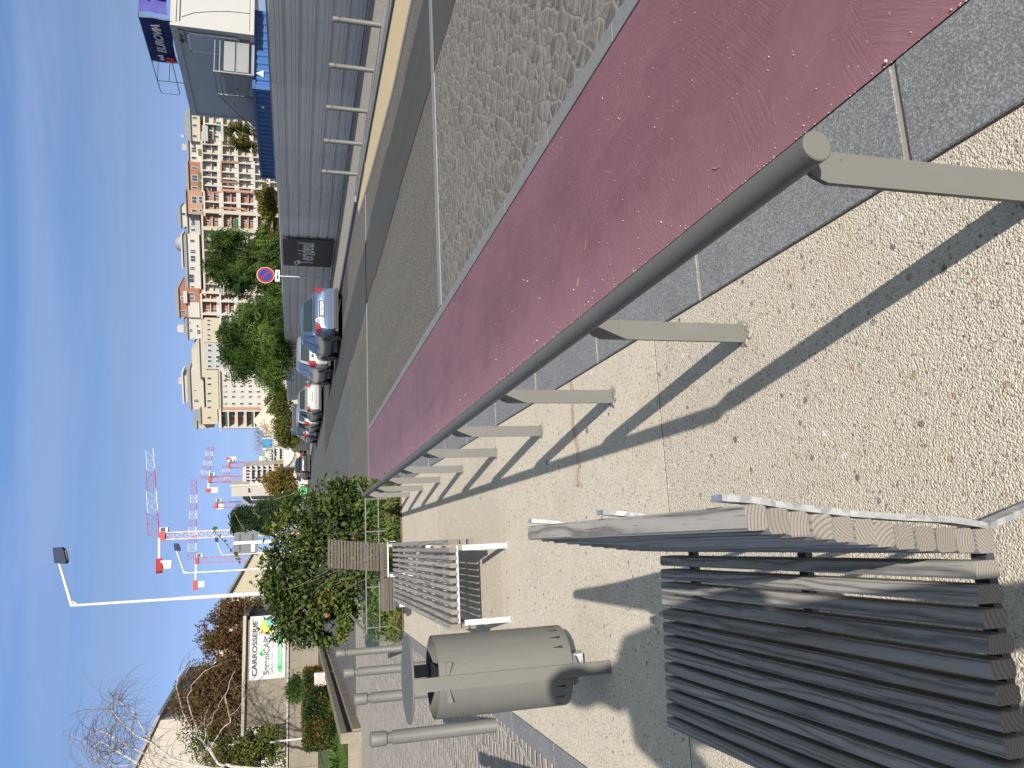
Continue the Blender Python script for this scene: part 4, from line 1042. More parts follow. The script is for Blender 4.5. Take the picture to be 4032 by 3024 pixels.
make_car('parked_car', 'blue grey saloon with a white A sticker, nearest in the row by the fence', (8.36, 26.9, -.01), 4.35, 1.80, 1.46, (.075, .11, .175), 'sedan', .02, 'DM 803 FQ', True)
make_car('parked_car', 'silver hatchback with a high roof directly in front of the blue grey saloon', (8.55, 33.2, -.01), 4.1, 1.76, 1.60, (.25, .255, .26), 'hatch', .01)
make_car('parked_car', 'silver saloon with square red lamps, third in the parked row', (8.72, 45.5, -.01), 4.4, 1.76, 1.48, (.29, .29, .28), 'sedan', .0, 'AB 120 CX')
make_car('parked_car', 'pale silver small car beyond the third car in the row', (8.75, 51.2, -.01), 3.9, 1.70, 1.56, (.31, .31, .31), 'hatch')
make_car('parked_car', 'dark blue car at the far end of the parked row', (8.85, 57.3, -.01), 4.0, 1.72, 1.5, (.015, .03, .075), 'hatch')
g = gnd(672, 1000)
bk = make_car('road_car', 'black saloon with chrome trim driving away on the road', (g.x, g.y, -.01), 4.6, 2.0, 1.60, (.012, .012, .016), 'sedan', .10); del bk['group']
g2 = atd(660, 1024, 105)
bk2 = make_car('road_car', 'small dark car at the roadside left of the black saloon', (g2.x, g2.y, -.01), 4.2, 1.8, 1.4, (.03, .012, .015), 'hatch', .0); del bk2['group']
# truck, green skip, white barrier far down the road
g = atd(650, 989, 112); tk = thing('box_truck', 'white box truck parked beyond the black saloon', 'truck', (g.x, g.y, 0), -.05)
m = MB(); m.cbox(-1.25, 1.25, 0, 5.6, .95, 3.15, b=.05); bx = m.build('cargo_box', plain('truck white', (.34, .335, .31), .5), tk)
m = MB(); m.box(-1.05, 1.05, -.02, -.005, 1.15, 2.85); m.build('rear_door', plain('pale door', (.37, .365, .35), .5), bx)
m = MB(); m.box(-.2, .5, -.03, -.022, 1.3, 1.55); m.build('emblem', plain('orange print', (.6, .22, .08), .5), bx)
m = MB(); m.cbox(-1.1, 1.1, 5.75, 7.4, .6, 2.4, b=.1); m.build('cab', MAT['white'], tk)
m = MB(); m.box(-1.0, 1.0, 0, 7.2, .45, .93); m.build('chassis', MAT['plastic'], tk)
for sx in (-1, 1):
    for y in (1.2, 6.4):
        m = MB(); m.tube([(sx*.75, y, .45), (sx*1.08, y, .45)], .45, 18); m.build('wheel', MAT['black'], tk)
g = atd(658, 1061, 100); gs = thing('waste_container', 'green waste container far down the road left of the cars', 'container', (g.x, g.y, 0))
m = MB(); m.prism([(-.42, 0, .12), (.42, 0, .12), (.50, 0, 1.15), (-.50, 0, 1.15)], (0, .9, 0)); m.build('body', plain('green plastic', (.02, .30, .09), .5), gs)
m = MB(); m.box(-.52, .52, -.03, .95, 1.15, 1.24); m.build('lid', plain('dark green plastic', (.015, .2, .06), .5), gs)
m = MB(); m.tube([(-.42, .1, .08), (.42, .1, .08)], .08, 10); m.build('wheels', MAT['black'], gs)
g = atd(659, 1038, 104); wb = thing('road_barrier', 'white barrier panel far down the road beside the green waste container', 'barrier', (g.x, g.y, 0))
m = MB()
for k in range(6): m.box(-.45+.16*k, -.33+.16*k, 0, .04, .1, .75)
m.box(-.47, .50, -.01, .05, .75, .82); m.box(-.47, .5, -.01, .05, .02, .1); m.build('panel', MAT['white'], wb)

# ================================================================== street lamps
LP = [('nearest tall white street lamp above the shrub', (155, 1308), (128, 1217), (112, 1178, 143, 1214), 27.0, .080),
      ('second white street lamp, right of the nearest one under the crane jib', (398, 1238), (381, 1190), (374, 1172, 388, 1189), 51, .075),
      ('third white street lamp, its arm hidden behind the climbing shoot', (479.5, 1199), (468, 1171), (463, 1160, 471, 1171), 76, .075),
      ('white street lamp with a grey head beside the pine tree', (519.7, 1123.4), (513.5, 1104), (510, 1093, 517, 1103), 100, .085),
      ('white street lamp in front of the pale low building right of the pine', (543.7, 1079.8), (538.5, 1064), (535, 1053, 541, 1063), 125, .09),
      ('white street lamp in front of the yellow tree', (558.8, 1052), (554, 1038), (551, 1029, 556, 1037), 148, .10),
      ('far white street lamp above the box truck', (600, 993), (588, 978), (585, 970, 590, 977), 170, .10)]
for lab, c, e, hd, D, r in LP:
    P0 = atd(*c, D); P1 = atd(*e, D); lt = thing('street_lamp', lab, 'street lamp', (P0.x, P0.y, 0), 0, 'white street lamps along the road')
    o = Vector((P0.x, P0.y, 0)); top = P0-o; arm = P1-o
    m = MB(); m.tube([(0, 0, 0), (0, 0, top.z*.62), (0, 0, top.z*.625), (0, 0, top.z)], [r*.95, r*.78, r*.62, r*.5], 14); m.build('pole', MAT['white'], lt)
    m = MB(); m.tube([top-(arm-top).normalized()*r*.3, arm], [r*.60, r*.42], 10)
    m.prism([top+Vector((0, 0, -r*2.5)), top+Vector((0, 0, 0)), top+(arm-top).normalized()*r*2.5], (0, .02, 0)); m.build('arm', MAT['white'], lt)
    A = atd(hd[0], (hd[1]+hd[3])/2, D)-o; Bq = atd(hd[2], (hd[1]+hd[3])/2, D)-o
    wl_ = (atd(hd[2], hd[1], D)-atd(hd[2], hd[3], D)).length; hh = abs(A.z-Bq.z)
    c_ = arm+Vector((wl_*.46, 0, (A.z+Bq.z)/2-arm.z)); X = wl_/2
    m = MB(); m.prism([c_+Vector((-X, -.12, -hh*.52)), c_+Vector((-X*.8, -.12, -hh*.62)), c_+Vector((X*.75, -.12, -hh*.34)), c_+Vector((X, -.12, -hh*.2)), c_+Vector((X, -.12, hh*.40)), c_+Vector((-X*.85, -.12, hh*.22))], (0, .30, 0))
    hq = m.build('lamp_head', MAT['lampgrey'], lt)
    m = MB(); m.prism([c_+Vector((-X*.6, -.05, -hh*.60)), c_+Vector((X*.6, -.05, -hh*.40)), c_+Vector((X*.6, .12, -hh*.41)), c_+Vector((-X*.6, .12, -hh*.61))], (0, 0, -.02)); m.build('lens', plain('lamp lens', (.35, .33, .25), .3), hq)
# sign seen from behind
g = atd(558, 1171, 30); sg = thing('road_sign', 'grey back of a rounded rectangular road sign on a white post above the shrub', 'road sign', (g.x, g.y, 0))
a, b = atd(506, 1148, 30), atd(557, 1190, 30); hw = abs(a.x-b.x)/2+.02; z0, z1 = b.z, a.z
m = MB(); rr = .09; pts = []
for cx, cz, s0 in ((hw-rr, z1-rr, 0), (-hw+rr, z1-rr, 1), (-hw+rr, z0+rr, 2), (hw-rr, z0+rr, 3)):
    for k in range(5): an = (s0+k/4)*PI/2; pts.append((cx+rr*math.cos(an), .03, cz+rr*math.sin(an)))
m.prism(pts, (0, .03, 0)); pn = m.build('panel', plain('sign back grey', (.085, .10, .105), .5, var=.05), sg)
m = MB()
for z in (z0+.18, z1-.20): m.box(-hw*.8, hw*.8, .018, .03, z-.025, z-.012); m.box(-hw*.8, hw*.8, .018, .03, z+.012, z+.025)
m.build('rails', MAT['dark'], pn)
m = MB(); m.box(-.055, .055, -.07, .015, 0, z1+.01); m.build('post', MAT['white'], sg)
m = MB(); m.box(-.33, -.06, .01, .028, z0+.10, z0+.24); m.build('label_plate', MAT['white'], pn)
g = atd(560, 1113, 60); m = MB(); m.tube([(g.x, g.y, 0), (g.x, g.y, g.z+2.2)], .045, 8); 
# ================================================================== left side: low wall, raised bed, garage
MAT['conc'] = plain('stained beige concrete wall', (.175, .155, .12), .9, .15, var=.22, sc=1.2, bump=.01)
MAT['conc2'] = plain('mossy pale concrete', (.20, .175, .135), .9, .15, var=.30, sc=4, bump=.02)
lw = thing('low_wall', 'low mossy concrete wall with a long dark slot edging the raised bed', 'wall', (-4.4, 21.5, 0))
m = MB(); y = -1.2
while y < 24:
    m.cbox(-.26, 0, y, y+2.48, .33, .49, b=.012); m.cbox(-.22, .05, y, y+2.48, -.05, .20, b=.012); y += 2.5
m.box(-.24, .0, -1.30, -1.2, -.05, .48); m.build('coping', MAT['conc2'], lw)
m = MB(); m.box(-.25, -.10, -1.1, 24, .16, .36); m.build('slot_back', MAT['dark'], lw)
MAT['grass'] = mat_leaf('mown grass blade', [(.04, .075, .018), (.07, .12, .025), (.11, .15, .04)], .3)
rect('lawn', -16, -4.66, 20.5, 45.4, .30, plain('dark grassy soil', (.06, .085, .025), .95, var=.3, sc=6), kind='structure')
m = MB(); m.box(-16, -4.66, 20.45, 20.52, -.05, .30); m.build('kerb', MAT['conc2'], kind='structure')
m = MB(); random.seed(41)
for i in range(9000):
    x = -4.7-random.random()**1.3*2.6; y = 20.6+random.random()**1.6*16
    d = Vector((random.gauss(0, .3), random.gauss(0, .3), 1)).normalized(); u = Vector((d.y, -d.x, 0)).normalized()*.012; p = Vector((x, y, .30)); L = random.uniform(.05, .13)
    m.add([p-u, p+u, p+d*L], [(0, 1, 2)])
m.build('grass', MAT['grass'], None, normals=False, label='short green grass along the top of the low wall', cat='grass', kind='stuff')
# garage, facing the camera at 47 m
GY = 47.0
G_ = lambda v, y: aty(v, y, GY)
a0, a1 = G_(527, 1340), G_(527, 1582); bl = G_(620, 1578)
zr = a0.z; zl = G_(620, 1450).z
gr = thing('garage', 'beige concrete garage with a large white advertising panel', 'building', (a0.x, GY, 0))
Wl = a1.x-a0.x
m = MB(); m.box(Wl+.25, 0, 0, 9, zl, zr-.16); up = m.build('upper_wall', MAT['conc'], gr)
m = MB(); m.box(-16, 1.2, .12, 9, -.1, zl-.08); m.build('lower_wall', MAT['conc'], gr)
m = MB()
x = -16
while x < 1.0: m.box(x, x+.18, .05, .14, -.1, zl-.10); x += 2.6
for z in (.62, 1.25): m.box(-16, 1.2, .112, .125, z, z+.012, r=.2)
m.build('pilasters', MAT['conc'], gr)
m = MB(); m.box(-16.0, 1.2, -.03, .14, zl-.085, zl-.005); m.box(Wl, .1, -.03, .0, zl-.005, zl+.02); m.build('ledge', plain('flaking pale ledge', (.28, .27, .25), .9, var=.4, sc=10), gr)
m = MB(); m.box(Wl-.15, .25, -.22, 9.2, zr-.13, zr+.03); m.build('roof_slab', plain('cream roof edge', (.30, .28, .22), .8), gr)
m = MB(); m.box(Wl-.12, .22, -.16, 0, zr-.18, zr-.13); m.prism([(.26, -.2, zr+.02), (.26, -.2, zr-.28), (.26, 6, zr-.28), (.26, 6, zr+.02)], (.12, 0, 0)); m.build('gutter', MAT['dark'], gr)
w0, w1 = G_(655, 1371), G_(672, 1395)
m = MB(); m.box(w1.x-a0.x, w0.x-a0.x, .08, .13, w1.z, w0.z); m.build('window', MAT['dark'], gr)
m = MB(); m.box(w1.x-a0.x-.06, w1.x-a0.x, .02, .13, w1.z-.6, w0.z); m.box(w1.x-a0.x-.06, w0.x-a0.x+.3, .04, .13, w0.z, w0.z+.03); m.build('window_frame', plain('blue grey frame', (.10, .14, .18), .5), gr)
s0, s1 = G_(541, 1332), G_(616, 1463)
sx0, sx1, sz0, sz1 = s1.x-a0.x, s0.x-a0.x, s1.z, s0.z
ap = thing('advertising_panel', 'white panel reading CARROSSERIE with a green arrow on the garage wall', 'sign', (a0.x, GY, 0))
m = MB(); m.box(sx0, sx1, -.05, -.02, sz0, sz1); pnl = m.build('panel', plain('white panel', (.40, .40, .40), .5, var=.03), ap)
PW, PH = sx1-sx0, sz1-sz0
ink = plain('black print', (.025, .025, .03), .5); gr1 = plain('grey print', (.09, .09, .095), .5); gr2 = plain('light grey print', (.22, .22, .22), .5); gn = plain('green print', (.02, .33, .09), .5); gn2 = plain('light green print', (.22, .50, .15), .5)
tx = lambda s_, u, v, size, mt, sx, b=0, nm='lettering': text_mesh(s_, size*PH, mt, nm, ap, (sx0+u*PW, -.055, sz0+v*PH), (PI/2, 0, 0), sx=sx, bold=b)
def fit(s_, u0, u1, v, size, mt, b=0):
    o = tx(s_, u0, v, size, mt, 1, b); xs = [q.co.x for q in o.data.vertices]; k = (u1-u0)*PW/(max(xs)-min(xs)); x0 = min(xs)
    for q in o.data.vertices: q.co.x = (q.co.x-x0)*k
fit('CARROSSERIE', .06, .93, .80, .185, ink, .012)
fit('SereniCAR', .07, .66, .455, .235, gr1, .012)
fit('RÉPARATION  COLLISION', .08, .72, .345, .075, gr2, .006)
m = MB(); m.box(sx0+.07*PW, sx0+.66*PW, -.055, -.050, sz0+.425*PH, sz0+.430*PH); m.build('rule', gr2, ap)
m = MB(); z0, z1 = sz0+.09*PH, sz0+.205*PH; zc_ = (z0+z1)/2
m.add([(sx0+.17*PW, -.054, z0), (sx0+.97*PW, -.054, z0), (sx0+.97*PW, -.054, z1), (sx0+.17*PW, -.054, z1)], [(0, 1, 2, 3)])
m.add([(sx0+.08*PW, -.054, zc_), (sx0+.175*PW, -.054, z0-.04*PH), (sx0+.175*PW, -.054, z1+.04*PH)], [(0, 1, 2)]); m.build('arrow', gn, ap)
o = tx('TOUTES MARQUES - TOUTES ASSURANCES', .19, .118, .075, MAT['plate'], 1, .004); xs = [q.co.x for q in o.data.vertices]; k = .77*PW/(max(xs)-min(xs))
for q in o.data.vertices: q.co.x *= k; 
o.location.y = -.060
for (u, v, mt) in ((.385, .655, gn), (.415, .69, plain('mid green print', (.08, .42, .10), .5)), (.46, .66, gn2)):
    m = MB(); c_ = (sx0+u*PW, sz0+v*PH); m.prism([(c_[0]+.05*PH*math.cos(q*PI/8), -.056, c_[1]+.05*PH*math.sin(q*PI/8)) for q in range(16)], (0, .003, 0)); m.build('dot', mt, ap)
# rainbow square with a white car outline
b = NB('rainbow print', .5); x_, y_, z_ = b.sep(b.obj())
f = b.m_('DIVIDE', b.m_('SUBTRACT', b.m_('ADD', x_, b.m_('MULTIPLY', z_, -1)), sx0+.72*PW-(sz0+.72*PH)), .22*PW+.36*PH)
rb = b.out(b.ramp(f, [(0, (.65, .03, .03)), (.25, (.75, .35, .02)), (.45, (.70, .65, .03)), (.65, (.05, .45, .08)), (.85, (.02, .25, .65)), (1, (.05, .1, .5))]))
m = MB(); m.box(sx0+.72*PW, sx0+.94*PW, -.056, -.051, sz0+.36*PH, sz0+.70*PH); m.build('emblem', rb, ap)
m = MB(); c_ = Vector((sx0+.83*PW, -.060, sz0+.57*PH))
ov = [c_+Vector((.075*PW*math.cos(t), 0, .055*PH*math.sin(t))) for t in [2*PI*i/20 for i in range(21)]]
for p, q in zip(ov[:-1], ov[1:]): m.bar(p, q, .004, .018)
for q in range(5): m.box(sx0+(.75+.035*q)*PW, sx0+(.765+.035*q)*PW, -.062, -.058, sz0+.44*PH, sz0+.47*PH); m.box(sx0+(.75+.035*q)*PW, sx0+(.765+.035*q)*PW, -.062, -.058, sz0+.385*PH, sz0+.41*PH)
m.build('emblem_print', MAT['plate'], ap)

# ---- foliage tools for trees
def leafy(m, blobs, n, L, ar=.55, noise_s=1.0, gap=-.25, droop=0.0, seed=1, cbase=.4, spread=.28, shell=.5, elong=0):
    random.seed(seed); tot = sum(r[0]*r[1]*r[2] for c, r in blobs); cnt = 0; guard = 0
    ws = [(r[0]*r[1]*r[2])**.7 for c, r in blobs]
    while cnt < n and guard < n*6:
        guard += 1; c, r = random.choices(blobs, ws)[0]; v = rdir(); q = random.uniform(shell, 1.05)
        q *= 1+.30*mnoise.noise(Vector((c[0]+v.x*2.1, c[1]+v.y*2.1, c[2]+v.z*2.1)))
        p = Vector((c[0]+r[0]*v.x*q, c[1]+r[1]*v.y*q, c[2]+r[2]*v.z*q)); nn = mnoise.noise(p*noise_s)
        if nn < gap: continue
        d = (v*.6+Vector((random.gauss(0, .6), random.gauss(0, .6), random.gauss(-droop, .5)))).normalized()
        rr = min(1, max(0, cbase+spread*mnoise.noise(p*noise_s*.6+Vector((9, 9, 9)))*2+random.gauss(0, .10)))
        s = L*random.uniform(.7, 1.3)
        u = d.cross(rdir()).normalized()*s*ar*.5
        if elong:   # compound leaf: a drooping rib with leaflets
            for k in range(elong):
                t = k/elong; b0 = p+d*s*2.2*t-Vector((0, 0, s*1.0*t*t)); w_ = u.normalized()*s*.60*(1-.4*t); h_ = d*s*.26
                m.add([b0, b0+w_+h_*.5, b0+w_*1.0-h_*.7], [(0, 1, 2)], rr); m.add([b0, b0-w_+h_*.5, b0-w_-h_*.7], [(0, 1, 2)], rr)
        else: m.add([p, p+d*s*.5+u, p+d*s, p+d*s*.5-u], [(0, 1, 2, 3)], rr)
        cnt += 1
def limbs(m, base, blobs, r0, seed=1, n=7):
    random.seed(seed); base = Vector(base)
    for c, r in blobs:
        for k in range(n//2+1):
            e = Vector((c[0]+random.uniform(-.6, .6)*r[0], c[1]+random.uniform(-.6, .6)*r[1], c[2]+random.uniform(-.2, .8)*r[2])); mid = base.lerp(e, .5)+Vector((random.gauss(0, .2), random.gauss(0, .2), (e.z-base.z)*.12))
            m.tube([base, base.lerp(mid, .6), mid, mid.lerp(e, .6), e], [r0, r0*.6, r0*.4, r0*.25, r0*.1], 5)
def pxblob(v0, v1, y0, y1, D, deep=None):
    a, b = atd(v0, (y0+y1)/2, D), atd(v1, (y0+y1)/2, D); l, r = atd((v0+v1)/2, y1, D), atd((v0+v1)/2, y0, D)
    w = (r-l).length/2; h = abs(a.z-b.z)/2; return ((l+r)/2, (w, deep or max(w, h)*.8, h))
def tree(name, label, cat, pblobs, D, n, L, mat, seed, ground=0.0, trunk=.12, grp=None, base_px=None, **k):
    bl = [pxblob(*p, D) if len(p) == 4 else pxblob(*p[:4], D+p[4]) for p in pblobs]
    bx = sum(c[0] for c, r in bl)/len(bl); by = sum(c[1] for c, r in bl)/len(bl)
    t = thing(name, label, cat, (bx, by, ground), 0, grp); o = Vector((bx, by, ground))
    bl = [((c-o), r) for c, r in bl]
    m = MB(); leafy(m, bl, n, L, seed=seed, **k); m.build('crown', mat, t, normals=False)
    zlo = min(c.z for c, r in bl); m = MB(); top = Vector((0, 0, max(.2, zlo)))
    m.tube([(0, 0, -.1), (0.02, 0, top.z*.5), tuple(top)], [trunk, trunk*.8, trunk*.6], 8); limbs(m, top, bl, trunk*.5, seed); m.build('trunk', MAT['bark'], t)
    return t
MAT['leaf_dark'] = mat_leaf('dark green leaf', [(.014, .030, .008), (.040, .080, .018), (.085, .14, .028), (.15, .21, .045)], .25)
MAT['leaf_yel'] = mat_leaf('yellowing leaf', [(.07, .08, .015), (.14, .14, .025), (.22, .20, .04), (.30, .24, .05)], .3)
MAT['leaf_rust'] = mat_leaf('rusty brown leaf', [(.04, .024, .014), (.085, .048, .022), (.125, .070, .03), (.085, .085, .022), (.17, .105, .045)], .25)
MAT['leaf_olive'] = mat_leaf('olive leaf', [(.03, .045, .012), (.07, .09, .02), (.12, .13, .03), (.17, .10, .04)], .25)
MAT['leaf_gold'] = mat_leaf('golden brown leaf', [(.10, .085, .02), (.17, .13, .03), (.24, .17, .04), (.16, .15, .035)], .3)
MAT['pine'] = mat_leaf('dark pine needle', [(.015, .03, .014), (.03, .055, .025), (.05, .08, .035)], .1)
tree('tree', 'dark green tree with drooping compound leaves behind the no parking sign', 'tree', [(440, 520, 535, 600), (455, 580, 560, 640), (500, 610, 510, 590), (540, 615, 560, 640), (450, 540, 505, 545), (560, 606, 490, 520)], 42, 3000, .26, MAT['leaf_dark'], 51, elong=6, droop=.15, gap=-.12, noise_s=.9, shell=.25)
tree('tree', 'broad dark green tree with drooping compound leaves above the parked cars', 'tree', [(470, 560, 690, 770), (510, 614, 650, 730), (500, 614, 730, 830), (480, 540, 720, 815), (560, 616, 640, 840)], 52, 4200, .32, MAT['leaf_dark'], 52, elong=6, droop=.15, gap=-.2, noise_s=.8, shell=.2)
tree('tree', 'yellow green leafy tree top above the fence between the blue container and the board', 'tree', [(552, 592, 390, 440), (560, 598, 425, 475), (580, 600, 470, 515)], 36, 9000, .10, MAT['leaf_yel'], 53, gap=-.12, noise_s=1.8, shell=.15)
tree('tree', 'olive bushy trees behind the fence above the third and fourth parked cars', 'tree', [(572, 632, 845, 900), (590, 632, 890, 950), (600, 650, 930, 968), (585, 622, 830, 870)], 88, 14000, .24, MAT['leaf_olive'], 54, gap=-.2, noise_s=.8, shell=.2)
tree('tree', 'low green bushes at the corner behind the last fence panel', 'bush', [(630, 668, 955, 975)], 112, 1800, .3, MAT['leaf_yel'], 55, gap=-.3)
tree('tree', 'golden brown round tree beside the white street lamps down the road', 'tree', [(565, 640, 1018, 1050), (575, 645, 1040, 1070), (595, 645, 1005, 1030)], 125, 12000, .32, MAT['leaf_gold'], 56, gap=-.22, noise_s=.5, shell=.2)
tree('tree', 'dark green trees behind the shrub at the end of the road', 'tree', [(590, 650, 1065, 1100), (575, 630, 1095, 1145)], 118, 5000, .4, MAT['leaf_dark'], 57, gap=-.3)
tree('pine_tree', 'dark pine tree with tufted drooping branches beside the grey road sign', 'tree', [(500, 530, 1105, 1135), (520, 560, 1095, 1140), (545, 590, 1085, 1145), (503, 515, 1125, 1146)], 85, 2600, .42, MAT['pine'], 58, elong=7, droop=.5, gap=-.08, noise_s=.6, shell=.3)
tree('plant', 'climbing plant growing over the balconies beside the grey cabin', 'plant', [(480, 552, 268, 300), (490, 556, 295, 322), (520, 556, 310, 330)], 60, 6000, .15, MAT['leaf_olive'], 59, gap=.05, noise_s=1.6, shell=.1)
# rusty autumn trees behind the garage
RB_ = [((440, 615, 1320, 1400), 'rust brown autumn tree right behind the garage roof', 61), ((455, 560, 1295, 1345), 'small rust brown tree at the right end of the garage roof', 62),
       ((385, 620, 1430, 1560), 'wide rust brown autumn tree in the middle behind the garage', 63), ((400, 640, 1545, 1665), 'rust and olive tree at the left edge behind the birches', 64)]
for i, (p, lab, sd_) in enumerate(RB_):
    v0, v1, y0, y1 = p; random.seed(sd_)
    bl = [[(426, 550, 1318, 1406), (470, 625, 1295, 1400), (432, 520, 1350, 1430)], [(458, 560, 1288, 1345), (475, 610, 1370, 1445)],
          [(362, 470, 1485, 1560), (380, 520, 1450, 1530), (410, 560, 1415, 1490), (450, 630, 1425, 1560), (400, 600, 1490, 1580)], [(392, 520, 1545, 1640), (430, 600, 1560, 1680), (480, 650, 1540, 1690), (440, 560, 1590, 1700)]][i]
    tree('autumn_tree', lab, 'tree', bl, 58+i, [17000, 7000, 32000, 20000][i], .17, MAT['leaf_rust'] if i != 3 else MAT['leaf_olive'], sd_, gap=-.22, noise_s=1.3, droop=.5, grp='autumn trees behind the garage', shell=.15, ar=.6)
# shrubs on the raised bed
def bush(name, label, p, D, n, L, mat, seed, ground=.30, **k):
    tree(name, label, 'bush' if 'hedge' not in name else 'hedge', p, D, n, L, mat, seed, ground=ground, trunk=.05, **k)
bush('bush', 'round glossy green bush above the hedge by the garage', [(617, 657, 1462, 1520), (628, 658, 1455, 1500)], 41, 3400, .10, MAT['leaf_dark'], 71, shell=.4)
bush('bush', 'dark brown green bush at the left of the hedge', [(660, 716, 1545, 1612), (668, 716, 1530, 1590)], 27, 4200, .07, MAT['leaf_olive'], 72, shell=.4)
# clipped hedge with square top, running along behind the low wall
ha, hb = atx(700, 1437, -4.95), atx(700, 1562, -5.15)
hg = thing('hedge', 'clipped red and green hedge in front of the garage', 'hedge', (-5.0, hb.y, .30)); HL = ha.y-hb.y; o = Vector(hg.location)
m = MB(); random.seed(73); MAT['leaf_hedge'] = mat_leaf('hedge leaf turning red', [(.02, .035, .01), (.04, .07, .018), (.07, .10, .02), (.14, .06, .02), (.20, .075, .025)], .2)
for i in range(24000):
    t = random.random(); y = HL*t; f = random.random(); tz = .95-.10*t
    if f < .6: x, z = random.gauss(0, .05), random.uniform(-.1, tz)
    elif f < .85: x, z = random.uniform(-.9, 0), tz+random.gauss(0, .035)
    else: y = random.gauss(0, .05); x, z = random.uniform(-.9, 0), random.uniform(-.1, .95)
    rr = min(1, max(0, .35+.5*mnoise.noise(Vector((x, y*.8, z*2)))+random.gauss(0, .15)+(.4 if t > .86 else 0)))
    L = random.uniform(.05, .10); leaf(m, (x, y, z), rdir(.1), L, L*.7, .3, rr)
m.build('leaves', MAT['leaf_hedge'], hg, normals=False)
m = MB()
for k in range(14): y = HL*(k+.5)/14; m.tube([(-.45, y, -.3), (-.45, y+.05, .7)], .03, 5)
m.build('stems', MAT['bark'], hg)
def spiky(label, v, y, D, h, n, seed):
    g = atd(v, y, D); t = thing('spiky_plant', label, 'plant', (g.x, g.y, .28)); m = MB(); random.seed(seed)
    for i in range(n):
        a = random.uniform(0, 2*PI); e = random.uniform(.15, 1.4); d = Vector((math.cos(a)*math.cos(e), math.sin(a)*math.cos(e), math.sin(e))); L = h*random.uniform(.6, 1.1); u = d.cross(Vector((0, 0, 1))).normalized()*.018
        p = Vector((random.gauss(0, .08), random.gauss(0, .08), 0)); q = p+d*L*.6; r_ = p+d*L-Vector((0, 0, L*.18))
        m.add([p-u, p+u, q+u*.8, r_, q-u*.8], [(0, 1, 2, 3, 4)])
    m.build('leaves', MAT['leaf_dark'], t, normals=False)
spiky('small spiky green plant between the hedge and the dark bush', 712, 1535, 26, .42, 130, 81)
spiky('spiky green plant at the left edge of the raised bed', 712, 1645, 25, .48, 260, 82)
spiky('spiky green plant beside the dark bush', 714, 1622, 25, .38, 160, 83)
# utility cabinet
g = atx(700, 1469, -4.74); uc = thing('utility_cabinet', 'white utility cabinet with faded pink graffiti in front of the hedge', 'cabinet', (g.x, g.y, .20))
w = 25/1651*g.y
m = MB(); m.cbox(-w/2, w/2-.09, 0, .30, .06, .66, b=.012); m.build('body', plain('cabinet white', (.34, .325, .29), .6), uc)
m = MB(); m.cbox(w/2-.10, w/2+.02, .03, .33, .0, .66, b=.01); m.build('side_box', plain('cabinet grey', (.50, .50, .48), .6), uc)
m = MB()
for q in range(6): m.box(w/2-.08, w/2+.0, .022, .028, .38+.035*q, .392+.035*q)
m.build('vents', MAT['dark'], uc)
m = MB(); random.seed(84); pts = [(-.15+.03*i, -.004, .36+.12*math.sin(i*2.1)+random.uniform(-.04, .04)) for i in range(9)]
for p, q in zip(pts[:-1], pts[1:]): m.bar(p, q, .004, .018)
m.build('graffiti', plain('faded pink spray', (.50, .33, .33), .8), uc)
# leaning pale post
a, b = atd(595, 1602, 44), atd(660, 1597, 44); lp = MB(); lp.tube([(0, 0, .0), (0, 0, 2.7)], .045, 8)
po = lp.build('post', plain('pale blue grey post', (.40, .46, .48), .5), label='pale blue grey post at the left end of the garage wall', cat='post'); po.location = (a.x, a.y, 0)

# ================================================================== birches
MAT['birch'] = NB('white birch bark', .8); b = MAT['birch']; f = b.noise(b.map(b.obj(), (1, 1, 6)), 5, 4, .7)
MAT['birch'] = b.out(b.mix(b.ramp(f, [(.55, 0), (.68, 1)]), (.40, .37, .33), (.09, .075, .06)))
MAT['twig'] = plain('thin brown twig', (.115, .075, .055), .9)
def birch(label, D, branches, seed, base_y, ntw, zmin):
    random.seed(seed); b0 = atd(640, base_y, D); t = thing('birch_tree', label, 'tree', (b0.x, b0.y, .2), 0, 'bare birches at the left edge'); o = Vector(t.location)
    m = MB(); mt = MB()
    for pts, r0, r1 in branches:
        P_ = [atd(v, y, D+dd)-o for v, y, dd in pts]; n_ = len(P_)
        fine = []
        for i in range(n_-1):
            for k in range(3): fine.append(P_[i].lerp(P_[i+1], k/3)+Vector((random.gauss(0, .03),)*3)*(i > 0 or k > 0))
        fine.append(P_[-1]); N = len(fine); m.tube(fine, [.62*(r0+(r1-r0)*i/(N-1)) for i in range(N)], 7)
        # side twigs hanging from the outer half
        for i in range(N//3, N):
            for k in range(ntw):
                p = fine[i]; d = Vector((random.gauss(0, .7), random.gauss(0, .5), random.uniform(-.1, .7))).normalized(); q = [p]; st = random.uniform(.15, .32)
                for j in range(7):
                    d = (d+Vector((random.gauss(0, .08), random.gauss(0, .08), -.26))).normalized(); q.append(q[-1]+d*st)
                mt.tube(q, [.010, .009, .008, .007, .006, .005, .004, .003], 3, cap=False)
    m.build('trunk', MAT['birch'], t); mt.build('twigs', MAT['twig'], t); return t
